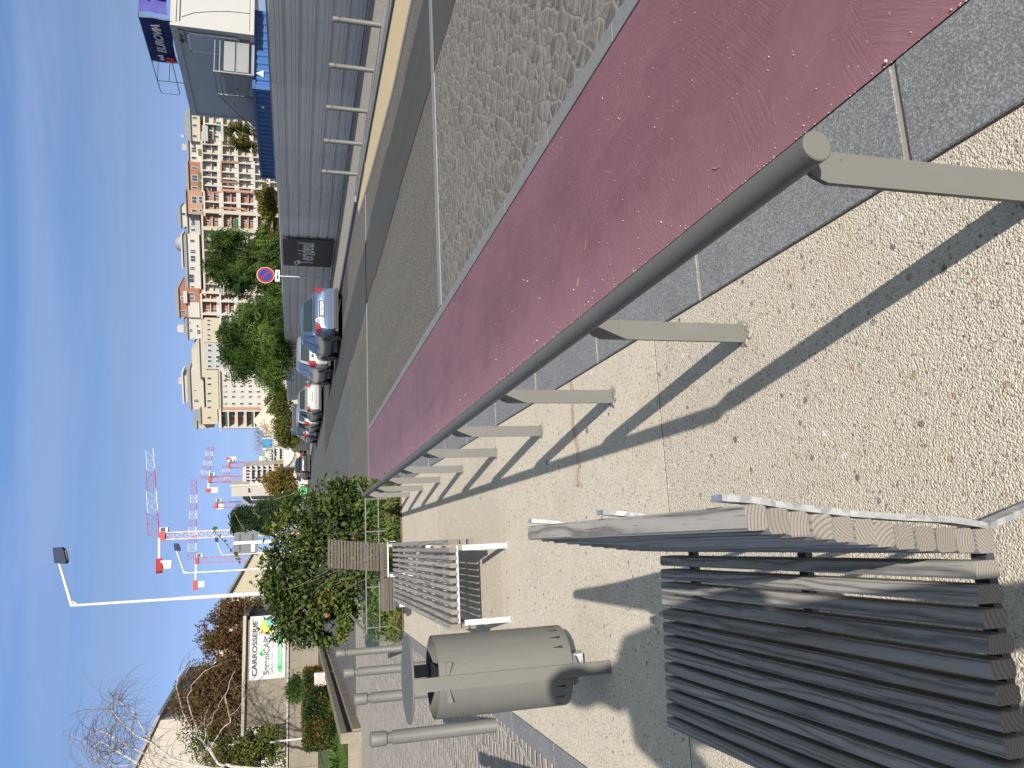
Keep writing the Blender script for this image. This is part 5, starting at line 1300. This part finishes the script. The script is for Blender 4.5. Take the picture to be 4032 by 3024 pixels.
birch('bare white birch reaching high into the sky at the left edge', 36, [
    ([(640, 1672, 0), (500, 1668, 0), (437, 1656, 0), (372, 1640, 0), (330, 1606, .2), (318, 1592, .3)], .13, .06),
    ([(372, 1640, 0), (320, 1632, 0), (280, 1612, .2), (240, 1590, .4), (210, 1578, .3), (192, 1585, .3)], .07, .018),
    ([(437, 1656, 0), (360, 1662, 0), (300, 1650, -.3), (250, 1620, -.3), (215, 1600, -.5), (200, 1612, -.5)], .07, .015),
    ([(330, 1606, 0), (290, 1585, .3), (262, 1560, .5), (240, 1532, .5), (245, 1505, .6)], .05, .012),
    ([(318, 1592, 0), (300, 1560, .2), (290, 1540, .3), (262, 1520, .4), (250, 1500, .4)], .04, .010),
    ([(280, 1612, 0), (262, 1622, 0), (225, 1640, 0), (200, 1635, 0)], .03, .010),
    ([(300, 1650, 0), (262, 1652, 0), (230, 1650, 0), (190, 1605, 0), (150, 1586, 0)], .028, .006)], 91, 1672, 4, 0)
birch('lower bare white birch with long arching branches over the garage roof', 41, [
    ([(650, 1665, 0), (500, 1655, 0), (470, 1648, 0), (452, 1620, 0), (437, 1601, 0)], .12, .07),
    ([(437, 1601, 0), (419, 1586, 0), (395, 1538, 0), (381, 1482, 0), (390, 1450, 0), (410, 1430, 0)], .05, .012),
    ([(437, 1601, 0), (425, 1574, 0), (412, 1540, 0), (407, 1509, 0), (414, 1480, 0), (440, 1448, 0), (470, 1438, 0)], .045, .012),
    ([(452, 1620, 0), (467, 1592, 0), (496, 1559, 0), (492, 1530, 0), (485, 1500, 0), (500, 1462, 0), (509, 1448, 0)], .045, .012),
    ([(496, 1559, 0), (505, 1540, 0), (525, 1515, 0), (535, 1500, 0)], .02, .006), ([(440, 1604, 0), (450, 1570, 0), (470, 1530, 0), (485, 1500, 0)], .03, .01),
    ([(470, 1648, 0), (450, 1610, 0), (440, 1560, 0), (455, 1520, 0)], .03, .008)], 92, 1665, 1, 0)

# ================================================================== long pale building on the left and its gable
MAT['cream'] = plain('cream render', (.385, .355, .29), .85, .2, var=.05, sc=.3); MAT['whiter'] = plain('white render', (.41, .39, .345), .85, .2, var=.05, sc=.3)
MAT['slate'] = plain('blue grey roof sheet', (.20, .21, .215), .6, .3, var=.1, sc=.5); MAT['brick'] = plain('terracotta render', (.26, .125, .085), .85, .2, var=.06, sc=.4)
MAT['orange'] = plain('orange render', (.33, .19, .13), .85, .2, var=.06, sc=.4); MAT['yellow'] = plain('pale yellow render', (.385, .345, .25), .85, .2, var=.05, sc=.4); MAT['greyw'] = plain('pale grey render', (.33, .33, .32), .85, .2, var=.05, sc=.4)
MAT['green'] = plain('dark green awning', (.03, .10, .06), .8)
E1, E2, E3 = gnd(345, 1556, 12), gnd(500, 1280, 12), gnd(546, 1198, 12)
lb = thing('gabled_house', 'tall cream gabled building with a dark roof edge behind the birches', 'building', (E1.x, E1.y, 0)); o = Vector((E1.x, E1.y, 0))
dv = (E2-E1); dv.z = 0; dv.normalize(); Ln = (gnd(410, 1440, 12)-E1).length; nv = Vector((-dv.y, dv.x, 0))
def P3(s, t, z): return dv*s+nv*t+Vector((0, 0, z))
m = MB(); m.add([P3(0, 0, 0), P3(Ln, 0, 0), P3(Ln, 0, 12), P3(0, 0, 12), P3(0, 16, 0), P3(0, 16, 12), P3(0, 8, 15.6)], [(0, 1, 2, 3), (0, 3, 6, 5, 4)]); m.build('wall', plain('pale cream gable render', (.33, .305, .26), .85, .2, var=.05, sc=.3), lb)
m = MB(); m.prism([P3(-.4, -.5, 11.9), P3(-.4, 8, 15.75), P3(-.4, 8, 16.0), P3(-.4, -.5, 12.15)], dv*(Ln+.8)); m.prism([P3(-.4, 16.5, 11.9), P3(-.4, 8, 15.75), P3(-.4, 8, 16.0), P3(-.4, 16.5, 12.15)], dv*(Ln+.8)); rf = m.build('roof', MAT['slate'], lb)
for s in np.arange(3, max(4, Ln-3), 4.2):
    for z in (2, 5.2, 8.4):
        m = MB(); m.prism([P3(s, -.03, z), P3(s, -.03, z+1.6), P3(s+1.3, -.03, z+1.6), P3(s+1.3, -.03, z)], nv*.06); 
        if len([q for q in COL.objects if q.parent == lb]) < 60: m.build('window', MAT['glass2'], lb)
m = MB(); m.prism([P3(-.03, 10, 7), P3(-.03, 10, 8.8), P3(-.03, 11.5, 8.8), P3(-.03, 11.5, 7)], dv*.05); m.build('window', MAT['glass2'], lb)
# louvred hall further on
F0, F1 = gnd(474, 1325, 12), gnd(548, 1196, 12); F0.z = F1.z = 0
lv = thing('louvred_hall', 'long pale hall with vertical louvres under its eave behind the nearest street lamp', 'building', tuple(F0)); dv = (F1-F0); Ln = dv.length; dv.normalize(); nv = Vector((-dv.y, dv.x, 0))
m = MB(); m.add([P3(0, 0, 0), P3(Ln, 0, 0), P3(Ln, 0, 12), P3(0, 0, 12), P3(0, 16, 0), P3(0, 16, 12)], [(0, 1, 2, 3), (0, 3, 5, 4)]); m.build('wall', MAT['cream'], lv)
m = MB(); m.prism([P3(-.4, -.7, 11.9), P3(-.4, 16, 12.6), P3(-.4, 16, 12.8), P3(-.4, -.7, 12.3)], dv*(Ln+.8)); m.build('roof', MAT['whiter'], lv)
m = MB()
for k in range(34):
    s = k*Ln/34; m.prism([P3(s, -.02, 7.5), P3(s, -.02, 11.4), P3(s+Ln*.008, -.6, 11.4), P3(s+Ln*.008, -.6, 7.5)], dv*.15)
m.build('louvres', MAT['yellow'], lv)
m = MB(); m.prism([P3(0, -.03, 3), P3(0, -.03, 6.2), P3(Ln, -.03, 6.2), P3(Ln, -.03, 3)], nv*.05); m.build('window', MAT['glass2'], lv)

# ================================================================== the big stepped apartment block
O_ = atd(560, 925, 250); A_ = atd(560, 250, 226); O_.z = 0; A_.z = 0
xa = (A_-O_).normalized(); ya = Vector((-xa.y, xa.x, 0))
rz_ = math.atan2(xa.y, xa.x)
def fac(v, y, dep=0):
    p = atplane(v, y, O_+ya*dep, ya); return (p-O_).dot(xa), p.z
class Block:
    def __init__(s, name, label, pxl):
        x, z = fac(600, pxl); s.x0 = x; p = O_+xa*x; s.t = thing(name, label, 'apartment building', (p.x, p.y, 0), rz_); s.nw = 0; s.parts = {}; s.wm = MB(); s.gm = MB()
    def mb(s, nm, mat): 
        k = (nm, mat.name)
        if k not in s.parts: s.parts[k] = (MB(), mat)
        return s.parts[k][0]
    def px(s, v, y, dep=0): x, z = fac(v, y, dep); return x-s.x0, z
    def box(s, nm, mat, y0, y1, v0, v1, d0, d1, dep=None):
        """v0 is the top; read off the picture at depth dep"""
        dep = d0 if dep is None else dep
        ym = (y0+y1)/2; xl, _ = s.px(v1, y1, dep); xr, _ = s.px(v1, y0, dep); zt = s.px(v0, ym, dep)[1]; zb = s.px(v1, ym, dep)[1] if v1 < 640 else -.5
        s.mb(nm, mat).box(xl, xr, d0, d1, zb, zt)
    def window(s, y0, y1, v0, v1, dep, shut=None):
        ym = (y0+y1)/2; xl = s.px(v1, y1, dep)[0]; xr = s.px(v1, y0, dep)[0]; zt = s.px(v0, ym, dep)[1]; zb = s.px(v1, ym, dep)[1]
        if s.nw < 96:
            f = MB(); w = min(.12, (xr-xl)*.14)
            f.box(xl, xr, dep-.08, dep-.02, zt-w, zt); f.box(xl, xr, dep-.08, dep-.02, zb, zb+w); f.box(xl, xl+w, dep-.08, dep-.02, zb+w, zt-w); f.box(xr-w, xr, dep-.08, dep-.02, zb+w, zt-w)
            if xr-xl > 1.0: f.box((xl+xr)/2-w*.4, (xl+xr)/2+w*.4, dep-.08, dep-.02, zb+w, zt-w)
            o = f.build('window', MAT['white'], s.t); g = MB(); g.box(xl+w, xr-w, dep-.05, dep-.01, zb+w, zt-w); g.build('pane', MAT['glass2'], o); s.nw += 1
        else: s.wm.box(xl, xr, dep-.05, dep-.01, zb, zt)
        if shut: s.mb('shutter', shut).box(xl, xr, dep-.10, dep-.085, zb+(zt-zb)*random.uniform(.3, .7), zt)
    def attic(s, y0, y1, v0, v1, mat, dep=2.2, wins=(), roof=None, rv=None, thick=12):
        s.box('attic_wall', mat, y0, y1, v0, v1, dep, dep+thick)
        if roof is not None:
            ym = (y0+y1)/2; xl = s.px(v0, y1, dep)[0]-.5; xr = s.px(v0, y0, dep)[0]+.5; z0 = s.px(v0, ym, dep)[1]; z1 = s.px(rv, ym, dep)[1]
            h = z1-z0; A = [(xl, dep-.6, z0), (xr, dep-.6, z0), (xr, dep+thick, z0), (xl, dep+thick, z0)]; q = min(h*1.1, (xr-xl)*.35); B = [(xl+q, dep-.6+h*1.3, z1), (xr-q, dep-.6+h*1.3, z1), (xr-q, dep+thick-h, z1), (xl+q, dep+thick-h, z1)]
            s.mb('roof', roof).add(A+B, [(0, 1, 2, 3), (4, 5, 6, 7), (0, 1, 5, 4), (1, 2, 6, 5), (2, 3, 7, 6), (3, 0, 4, 7)])
        for w in wins: s.window(*w, dep)
    def loggias(s, y0, y1, slabs, piers, wall, frame=None, depth=1.5, slab_h=4.0, rail=None, pier_w=2.2, shade=None, wseed=0, awn=()):
        frame = frame or MAT['whiter']; random.seed(wseed)
        s.box('wall', wall, y0, y1, slabs[0], 660, depth, depth+12)
        for v in slabs: s.box('slab', frame, y0, y1, v-slab_h/2, v+slab_h/2, 0, depth)
        for p in piers: s.box('pier', frame, p-pier_w/2, p+pier_w/2, slabs[0]+2, 660, -.06, depth)
        cuts = [y0]+list(piers)+[y1]; cuts = sorted(set(cuts))
        for a, b in zip(slabs[:-1], slabs[1:]):
            for c, d in zip(cuts[:-1], cuts[1:]):
                if d-c < 5: continue
                L = d-c; h = b-a; nwin = max(1, int(L/15))
                for k in range(nwin):
                    w0 = c+L*(k+.5)/nwin-min(3.2, L*.26); w1 = w0+min(6.4, L*.52); sh_ = MAT['greyw'] if random.random() < .35 else None
                    if h > 26: s.window(w0, w1, a+h*.14, a+h*.38, depth, sh_); s.window(w0, w1, a+h*.58, b-h*.10, depth)
                    else: s.window(w0, w1, a+h*.28, b-h*.18, depth, sh_)
                if h > 26: s.mb('floor_band', MAT['whiter']).box(s.px(b, d)[0]+.15, s.px(b, c)[0]-.15, depth*.45, depth, s.px(a+h*.50, (c+d)/2)[1], s.px(a+h*.46, (c+d)/2)[1])
                if rail: s.mb('balustrade', rail).box(s.px(b, d)[0]+.15, s.px(b, c)[0]-.15, .02, .06, s.px(b-2, (c+d)/2)[1], s.px(b-h*.20, (c+d)/2)[1])
                if awn == 'some' and random.random() < .22: s.mb('awning', MAT['green']).box(s.px(b, d)[0]+.3, s.px(b, c)[0]-.3, -.02, .02, s.px(b-h*.08, (c+d)/2)[1], s.px(b-h*.32, (c+d)/2)[1])
    def done(s):
        for (nm, _), (m, mat) in s.parts.items(): m.build(nm, mat, s.t)
        if s.wm.v: tag(s.wm.build('small_windows', MAT['glass2'], s.t), kind='stuff')
RAIL = plain('pale balcony glass', (.42, .42, .40), .4); 
# right block: cream and terracotta bays seen beside the cabin
B1 = Block('apartment_building', 'right part of the long apartment block, cream and terracotta, beside the grey cabin', 415)
B1.attic(235, 306, 412, 432, MAT['yellow'], 2.5, [(268, 275, 415, 426), (291, 298, 415, 426), (252, 258, 415, 426)], MAT['slate'], 397)
B1.attic(306, 352, 408, 434, MAT['whiter'], 3.5, [(318, 330, 413, 425), (338, 345, 413, 425)], MAT['slate'], 403)
B1.attic(352, 413, 408, 434, MAT['brick'], 2.0, [(378, 392, 414, 428), (361, 366, 414, 428), (403, 409, 414, 428)], MAT['slate'], 399)
B1.loggias(235, 305, [441, 480, 512, 545, 578], [262, 287], MAT['cream'], rail=RAIL, wseed=1, awn='some')
B1.box('awning_roof', plain('slate grey canopy', (.30, .31, .30), .7), 272, 305, 437, 449, -.8, 0)
B1.loggias(305, 349, [436, 479, 512, 545, 578], [349, 330], MAT['cream'], MAT['cream'], rail=RAIL, wseed=2)
B1.loggias(349, 415, [436, 477, 514, 549, 582], [364, 385, 399], MAT['whiter'], rail=RAIL, wseed=3, awn='some')
B1.box('terracotta_frame', MAT['brick'], 350, 354, 477, 516, -.10, .3); B1.box('terracotta_frame', MAT['brick'], 393, 397, 477, 516, -.10, .3)
B1.box('terracotta_frame', MAT['brick'], 354, 393, 476.5, 479.5, -.10, .3)
for y, v in ((380, 431), (400, 431), (330, 431)): B1.box('terrace_planting', plain('terrace planting', (.09, .12, .03), .9, var=.5, sc=2), y-7, y+7, v-3, v+4, -.1, .7)
B1.box('chimney', MAT['greyw'], 313, 325, 393, 408, 5, 7); B1.box('chimney', MAT['greyw'], 292, 297, 390, 398, 5, 6)
B1.done()
B2 = Block('apartment_building', 'middle part of the long apartment block with orange attic and small dome', 630)
B2.attic(413, 464, 403, 437, MAT['orange'], 1.2, [(424, 440, 414, 426), (424, 440, 429, 438), (452, 459, 413, 426), (452, 458, 430, 437)], MAT['slate'], 401)
B2.attic(449, 490, 391, 404, MAT['whiter'], 3, [(459, 466, 392, 402)], MAT['slate'], 384, thick=6)
B2.attic(464, 508, 406, 432, MAT['greyw'], 3.4, [(480, 488, 412, 423), (494, 500, 412, 423)], MAT['slate'], 398)
B2.attic(508, 625, 405, 432, MAT['whiter'], 2.0, [(517, 524, 410, 421), (539, 548, 411, 423), (552, 566, 411, 423), (576, 584, 410, 422), (592, 611, 408, 420), (617, 622, 412, 420)], MAT['slate'], 398)
B2.box('cornice', MAT['cream'], 508, 580, 391, 394.5, 3, 9); B2.box('upper_storey', MAT['slate'], 512, 574, 394, 401, 4, 8)
dx, dz = B2.px(393, 528, 5); dr_ = (B2.px(393, 511, 5)[0]-B2.px(393, 545, 5)[0])/2; dh = B2.px(376, 528, 5)[1]-dz
m = MB(); m.lathe([(dr_*math.cos(a), dh*math.sin(a)) for a in [i/10*PI/2 for i in range(11)]][:-1]+[(.02, dh), (.02, dh*1.1)], 28, (dx, 6, dz)); m.build('dome', MAT['slate'], B2.t)
B2.loggias(413, 466, [441, 481, 518, 555, 590], [416, 450], MAT['brick'], rail=RAIL, wseed=4)
B2.box('terracotta_pier', MAT['orange'], 450, 454, 478, 530, -.12, .3); B2.box('terracotta_pier', MAT['orange'], 413, 418, 478, 550, -.12, .3)
B2.loggias(466, 508, [437, 481, 518, 555, 590], [470, 506], MAT['brick'], MAT['cream'], rail=RAIL, wseed=5, pier_w=7, awn='some')
B2.loggias(508, 638, [440, 481, 518, 553, 590], [530, 552, 578, 600, 622], MAT['cream'], rail=RAIL, wseed=6, awn='some')
B2.box('terracotta_bay', MAT['brick'], 536, 550, 446, 478, 1.5, 1.8); B2.done()
B3 = Block('apartment_building', 'tall white gridded block with a terracotta attic and slate roof, left of the dome', 730)
B3.attic(625, 686, 387, 432, MAT['brick'], 1.0, [(640, 648, 390, 398), (640, 648, 408, 421), (655, 663, 408, 421), (670, 679, 388, 402), (671, 679, 408, 421), (632, 638, 408, 420)], MAT['slate'], 378)
B3.box('white_attic', MAT['whiter'], 654, 686, 407, 431, .8, 1.0)
B3.box('balcony_box', MAT['whiter'], 631, 655, 396, 404, -.2, 1.0)
B3.loggias(636, 688, [435, 476, 513, 550, 585], [640, 657, 685], MAT['brick'], rail=RAIL, wseed=7, pier_w=4, awn='some')
B3.attic(686, 732, 406, 436, MAT['whiter'], 1.6, [(694, 700, 408, 412), (701, 708, 424, 430), (710, 718, 409, 416), (712, 722, 425, 434)], MAT['slate'], 397)
B3.box('chimney', MAT['whiter'], 706, 718, 383, 397, 4, 6)
B3.box('wall', MAT['yellow'], 688, 740, 437, 476, .4, 12)
for y in (692, 701, 712, 724, 733): B3.window(y-2.5, y+2.5, 447, 455, .4)
B3.loggias(688, 740, [476, 498, 520, 545, 570], [700, 718, 738], MAT['cream'], rail=RAIL, wseed=8, pier_w=1.5); B3.done()
B4 = Block('apartment_building', 'far left part of the long apartment block with hipped roofs and corner balconies', 925)
B4.box('wall', MAT['greyw'], 738, 800, 442, 660, .6, 14)
for y in (746, 757, 771, 780, 791): B4.window(y-3, y+3, 448, 458, .6); B4.window(y-3, y+3, 466, 474, .6)
B4.box('upper_wall', MAT['yellow'], 755, 820, 415, 445, 3, 12)
for v0, v1, y0, y1 in ((432, 440, 780, 786), (440, 446, 782, 792)): pass
B4.attic(735, 815, 432, 446, MAT['yellow'], 1.0, [], plain('grey tiled slope', (.33, .33, .31), .7), 424)
for y in (797, 808): B4.window(y-2, y+2, 418, 426, 3); B4.window(y-2, y+2, 436, 444, 3)
B4.attic(800, 885, 412, 440, MAT['cream'], 1.5, [(862, 869, 418, 430), (842, 845, 419, 424)], MAT['slate'], 404)
B4.box('penthouse', MAT['cream'], 812, 868, 396, 408, 4, 9); B4.box('penthouse_cornice', MAT['whiter'], 806, 872, 393, 396.5, 3.4, 9.6)
B4.box('antenna_box', MAT['greyw'], 820, 830, 385, 393, 6, 8)
B4.box('terrace_wall', MAT['yellow'], 800, 884, 444, 472, .7, 12)
for y in (817, 830, 850, 866, 880, 902): B4.window(y-2.8, y+2.8, 447, 457, .7 if y < 884 else .5)
B4.attic(884, 916, 434, 470, MAT['yellow'], .5, [], MAT['slate'], 421)
B4.attic(896, 925, 426, 462, MAT['cream'], 3.0, [], MAT['slate'], 416, thick=5)
B4.box('wall', MAT['whiter'], 800, 884, 474, 660, .3, 14)
for v in (482, 500, 518, 536, 554):
    for y in (811, 822, 834, 846, 857, 872): B4.window(y-2.8, y+2.8, v, v+9, .3, MAT['greyw'] if random.random() < .5 else None)
B4.box('terracotta_band', MAT['orange'], 880, 888, 480, 560, .1, .4)
B4.loggias(886, 925, [474, 493, 512, 531, 549, 568, 588], [888, 923], MAT['brick'], rail=RAIL, wseed=10, slab_h=3, awn='some', depth=2.4)
B4.mb('cornice', MAT['whiter']).box(B4.px(475, 930)[0], B4.px(475, 800)[0], -.6, .3, B4.px(477, 860)[1], B4.px(474.5, 860)[1])
x0, z0 = B4.px(600, 905); B4.mb('canopy', plain('beige awning cloth', (.48, .43, .34), .8)).add([(x0-7, -9, z0+0), (x0+9, -9, z0), (x0+9, 0, z0), (x0-7, 0, z0), (x0+1, -3, B4.px(548, 900)[1])], [(0, 1, 4), (1, 2, 4), (2, 3, 4), (3, 0, 4)])
B4.done()

# ================================================================== far centre buildings
def farblock(label, D, items, px, rz=None):
    b = Block.__new__(Block); g = atd(600, px, D); rz = -AZ if rz is None else rz
    b.t = thing('building', label, 'building', (g.x, g.y, 0), rz); b.nw = 0; b.parts = {}; b.wm = MB()
    ax = Vector((math.cos(rz), math.sin(rz), 0)); ay = Vector((-ax.y, ax.x, 0)); o = Vector((g.x, g.y, 0))
    b.px = lambda v, y, dep=0: (lambda p: ((p-o).dot(ax), p.z))(atplane(v, y, o+ay*dep, ay))
    items(b); b.done(); return b
def f1(b):
    b.box('wall', MAT['whiter'], 966, 1006, 590, 660, 0, 12); b.box('wall', MAT['whiter'], 975, 1006, 572, 590, 2, 12); b.box('upper_wall', MAT['whiter'], 985, 1006, 560, 572, 4, 12)
    for i, (v, y0, y1) in enumerate(((566, 986, 1004), (578, 976, 1004), (590, 968, 1004), (602, 968, 1004), (614, 968, 1004), (626, 968, 1004))):
        b.box('balcony', MAT['greyw'], y0, y1, v, v+2.2, -1.2, 0)
        for y in np.arange(y0+3, y1-2, 6): b.window(y-1.6, y+1.6, v+3, v+10, 0 if i > 1 else 2)
def f2(b):
    b.box('wall', MAT['whiter'], 1004, 1046, 540, 660, 0, 12); b.box('upper_wall', MAT['greyw'], 1008, 1040, 524, 540, 2, 12)
    for v in (530, 542, 554, 566, 578, 590):
        b.box('balcony', MAT['greyw'], 1006, 1040, v, v+2, -1.4, 0)
        for y in (1010, 1017, 1024, 1031, 1038): b.window(y-2, y+2, v+3, v+10, 0)
    for y in (1013, 1034): b.box('mullion', MAT['greyw'], y-.7, y+.7, 530, 600, -1.5, -1.3)
farblock('white stepped apartment building with balconies right of the yellow house', 210, f1, 1006)
farblock('white balconied apartment building behind the golden tree', 190, f2, 1046)
def f3(b):
    b.box('wall', plain('bare tower concrete', (.31, .295, .26), .85), 1044, 1068, 500, 660, 0, 9); b.box('edge', MAT['whiter'], 1043, 1046, 497, 660, -.3, 9)
    b.window(1046, 1049.5, 517, 525, 0); b.window(1046, 1049.5, 531, 539, 0)
    b.box('guard_rail', MAT['slate'], 1050, 1068, 495.5, 496, 0, .1)
farblock('tall bare concrete tower with two window openings', 230, f3, 1068)
def f4(b):
    b.box('wall', MAT['whiter'], 1066, 1102, 545, 660, 0, 12); b.box('roof', MAT['slate'], 1066, 1088, 524, 546, 1, 12); b.box('plinth', MAT['yellow'], 1064, 1092, 570, 660, -3, 0)
    for y in (1070, 1077, 1095): b.window(y-2, y+2, 548, 553, 0)
farblock('pale low building with a dark roof left of the concrete tower', 240, f4, 1102)
def f5(b):
    b.box('wall', MAT['yellow'], 1001, 1024, 588, 660, 0, 8); b.box('recess', MAT['orange'], 1001, 1012, 590, 610, -.4, 0)
    for v in (592, 604): b.box('loggia', MAT['dark'], 1002, 1006, v, v+8, -.5, -.4); b.box('loggia', MAT['dark'], 1008, 1011, v, v+8, -.5, -.4)
farblock('small yellow house beside the box truck', 165, f5, 1024)
def f6(b):
    b.box('wall', MAT['whiter'], 940, 968, 590, 660, 0, 9); b.box('tarpaulin', plain('bright blue tarpaulin', (.02, .20, .40), .5), 948, 966, 566, 587, -.4, 0); b.box('upper_wall', MAT['whiter'], 944, 972, 566, 592, 0, 6)
    b.box('tarpaulin', plain('bright blue tarpaulin', (.02, .20, .40), .5), 941, 946, 590, 600, -.4, 0)
    for y in (952, 960): b.window(y-2, y+2, 600, 607, 0)
farblock('white building with bright blue tarpaulins behind a bare tree', 225, f6, 968)
# small bare tree
bt = thing('bare_tree', 'leafless spreading tree in front of the blue tarpaulins', 'tree', (atd(640, 948, 95).x, atd(640, 948, 95).y, 0)); o = Vector(bt.location); random.seed(95); m = MB()
def grow(p, d, L, r, n_):
    q = p+d*L; m.tube([p, p.lerp(q, .5)+Vector((random.gauss(0, .03),)*3), q], [r, r*.85, r*.7], 4, cap=False)
    if n_ > 0:
        for k in range(3): grow(q, (d+rdir(.25)*.62).normalized(), L*random.uniform(.62, .85), r*.62, n_-1)
m.tube([(0, 0, 0), (0, 0, 2.0)], [.13, .11], 6); [grow(Vector((0, 0, 2.0)), rdir(1.2), 1.3, .07, 5) for _ in range(3)]
m.build('trunk', MAT['twig'], bt)

# ================================================================== tower cranes
MAT['cred'] = plain('crane red', (.28, .022, .02), .5); MAT['cwhite'] = plain('crane white', (.42, .42, .44), .5); MAT['cyel'] = plain('crane tan', (.62, .40, .20), .5); MAT['cgrey'] = plain('crane counterweight', (.45, .46, .43), .8)
def lattice(m, a, b, w, h, n, r, tri=False):
    a, b = Vector(a), Vector(b); t = (b-a).normalized(); up = Vector((0, 0, 1)) if abs(t.z) < .7 else Vector((1, 0, 0)); u = t.cross(up).normalized()*w/2; q = u.cross(t).normalized()*h
    if abs(t.z) > .7: C = [-u-q/2, u-q/2, u+q/2, -u+q/2]
    else: C = [-u, u, q] if tri else [-u, u, u+q, -u+q]
    k = len(C); 
    for c in C: m.bar(a+c, b+c, r*1.35)
    L = b-a
    for i in range(n):
        s, e = a+L*(i/n), a+L*((i+1)/n)
        for j in range(k):
            c, d = C[j], C[(j+1) % k]; m.bar(s+c, e+d, r*.5) if i % 2 else m.bar(s+d, e+c, r*.5); m.bar(s+c, s+d, r*.35)
def crane(label, D, mast, jib0, jib1, cj, seg, mastcol, w=1.8, jh=2.2, cab=True, dD=0.0, r=.135):
    top = atd(*mast[0], D); base = Vector((top.x, top.y, 0)); t = thing('tower_crane', label, 'crane', tuple(base), 0, 'tower cranes on the skyline')
    m = MB(); lattice(m, (0, 0, 0), (0, 0, top.z), w, w, int(top.z/w/1.1), r); m.build('mast', mastcol, t)
    j0, j1 = atd(*jib0, D)-base, atd(*jib1, D+dD)-base; n_ = len(seg); mats = {'r': MAT['cred'], 'w': MAT['cwhite']}
    for i, c in enumerate(seg):
        a, b = j0.lerp(j1, i/n_), j0.lerp(j1, (i+1)/n_); m = MB(); k = 1-.35*i/n_; lattice(m, a, b, jh*.6*k, jh*k, max(2, int((b-a).length/(jh*1.15))), r*.9, True); m.build('jib', mats[c], t)
    c1 = atd(*cj, D-dD*.3)-base
    m = MB(); m.bar(j0, c1, jh*.3, jh*.22); m.build('counter_jib', MAT['cwhite'], t)
    m = MB(); m.bar(j0.lerp(c1, .68), c1, jh*.45, jh*.55); m.build('counter_jib_end', MAT['cred'], t)
    m = MB(); p = j0.lerp(c1, .80); m.box(p.x-1.3, p.x+1.0, p.y-.5, p.y+.5, p.z-jh*1.1, p.z-jh*.1); m.build('counterweight', MAT['cgrey'], t)
    m = MB(); m.box(-w*.6, w*.6, -w*.6, w*.6, top.z-.2, j0.z+.2); m.build('slewing_ring', MAT['cred'], t)
    m = MB(); m.box(w*.6, w*.6+1.3, -w, 0, j0.z-2.6, j0.z-.3); cbn = m.build('cab', MAT['cgrey'], t)
    m = MB(); m.box(w*.6+.1, w*.6+1.2, -w-.03, -w, j0.z-1.9, j0.z-.6); m.build('window', MAT['glass2'], cbn)
    return t
crane('nearest tower crane with a long red and white jib on a tan mast', 250, [(356, 1158)], (344, 1153), (331, 971), (344, 1236), 'rwrw', MAT['cyel'], w=2.0, jh=3.0, dD=20)
crane('tower crane with a level jib on a dark red mast behind the second street lamp', 330, [(428, 1211)], (423.5, 1208), (425, 1034), (422, 1275), 'rwrwrwrwrr', MAT['cred'], w=2.2, jh=3.0)
crane('tower crane with a red and white jib tilted towards the right', 360, [(455, 1036)], (451, 1036), (461, 965), (450, 1064), 'rwrwrwr', MAT['cred'], w=2.4, jh=3.6)
crane('small tower crane at the right with its counterweight facing the road', 420, [(496, 1005)], (494, 1004), (497, 1043), (494, 988), 'rwrwr', MAT['cred'], w=2.6, jh=3.4)
crane('tower crane seen end on beside the pine tree', 380, [(469, 1091)], (466, 1091), (463, 1089), (467, 1095), 'r', MAT['cred'], w=2.4, jh=3.0)
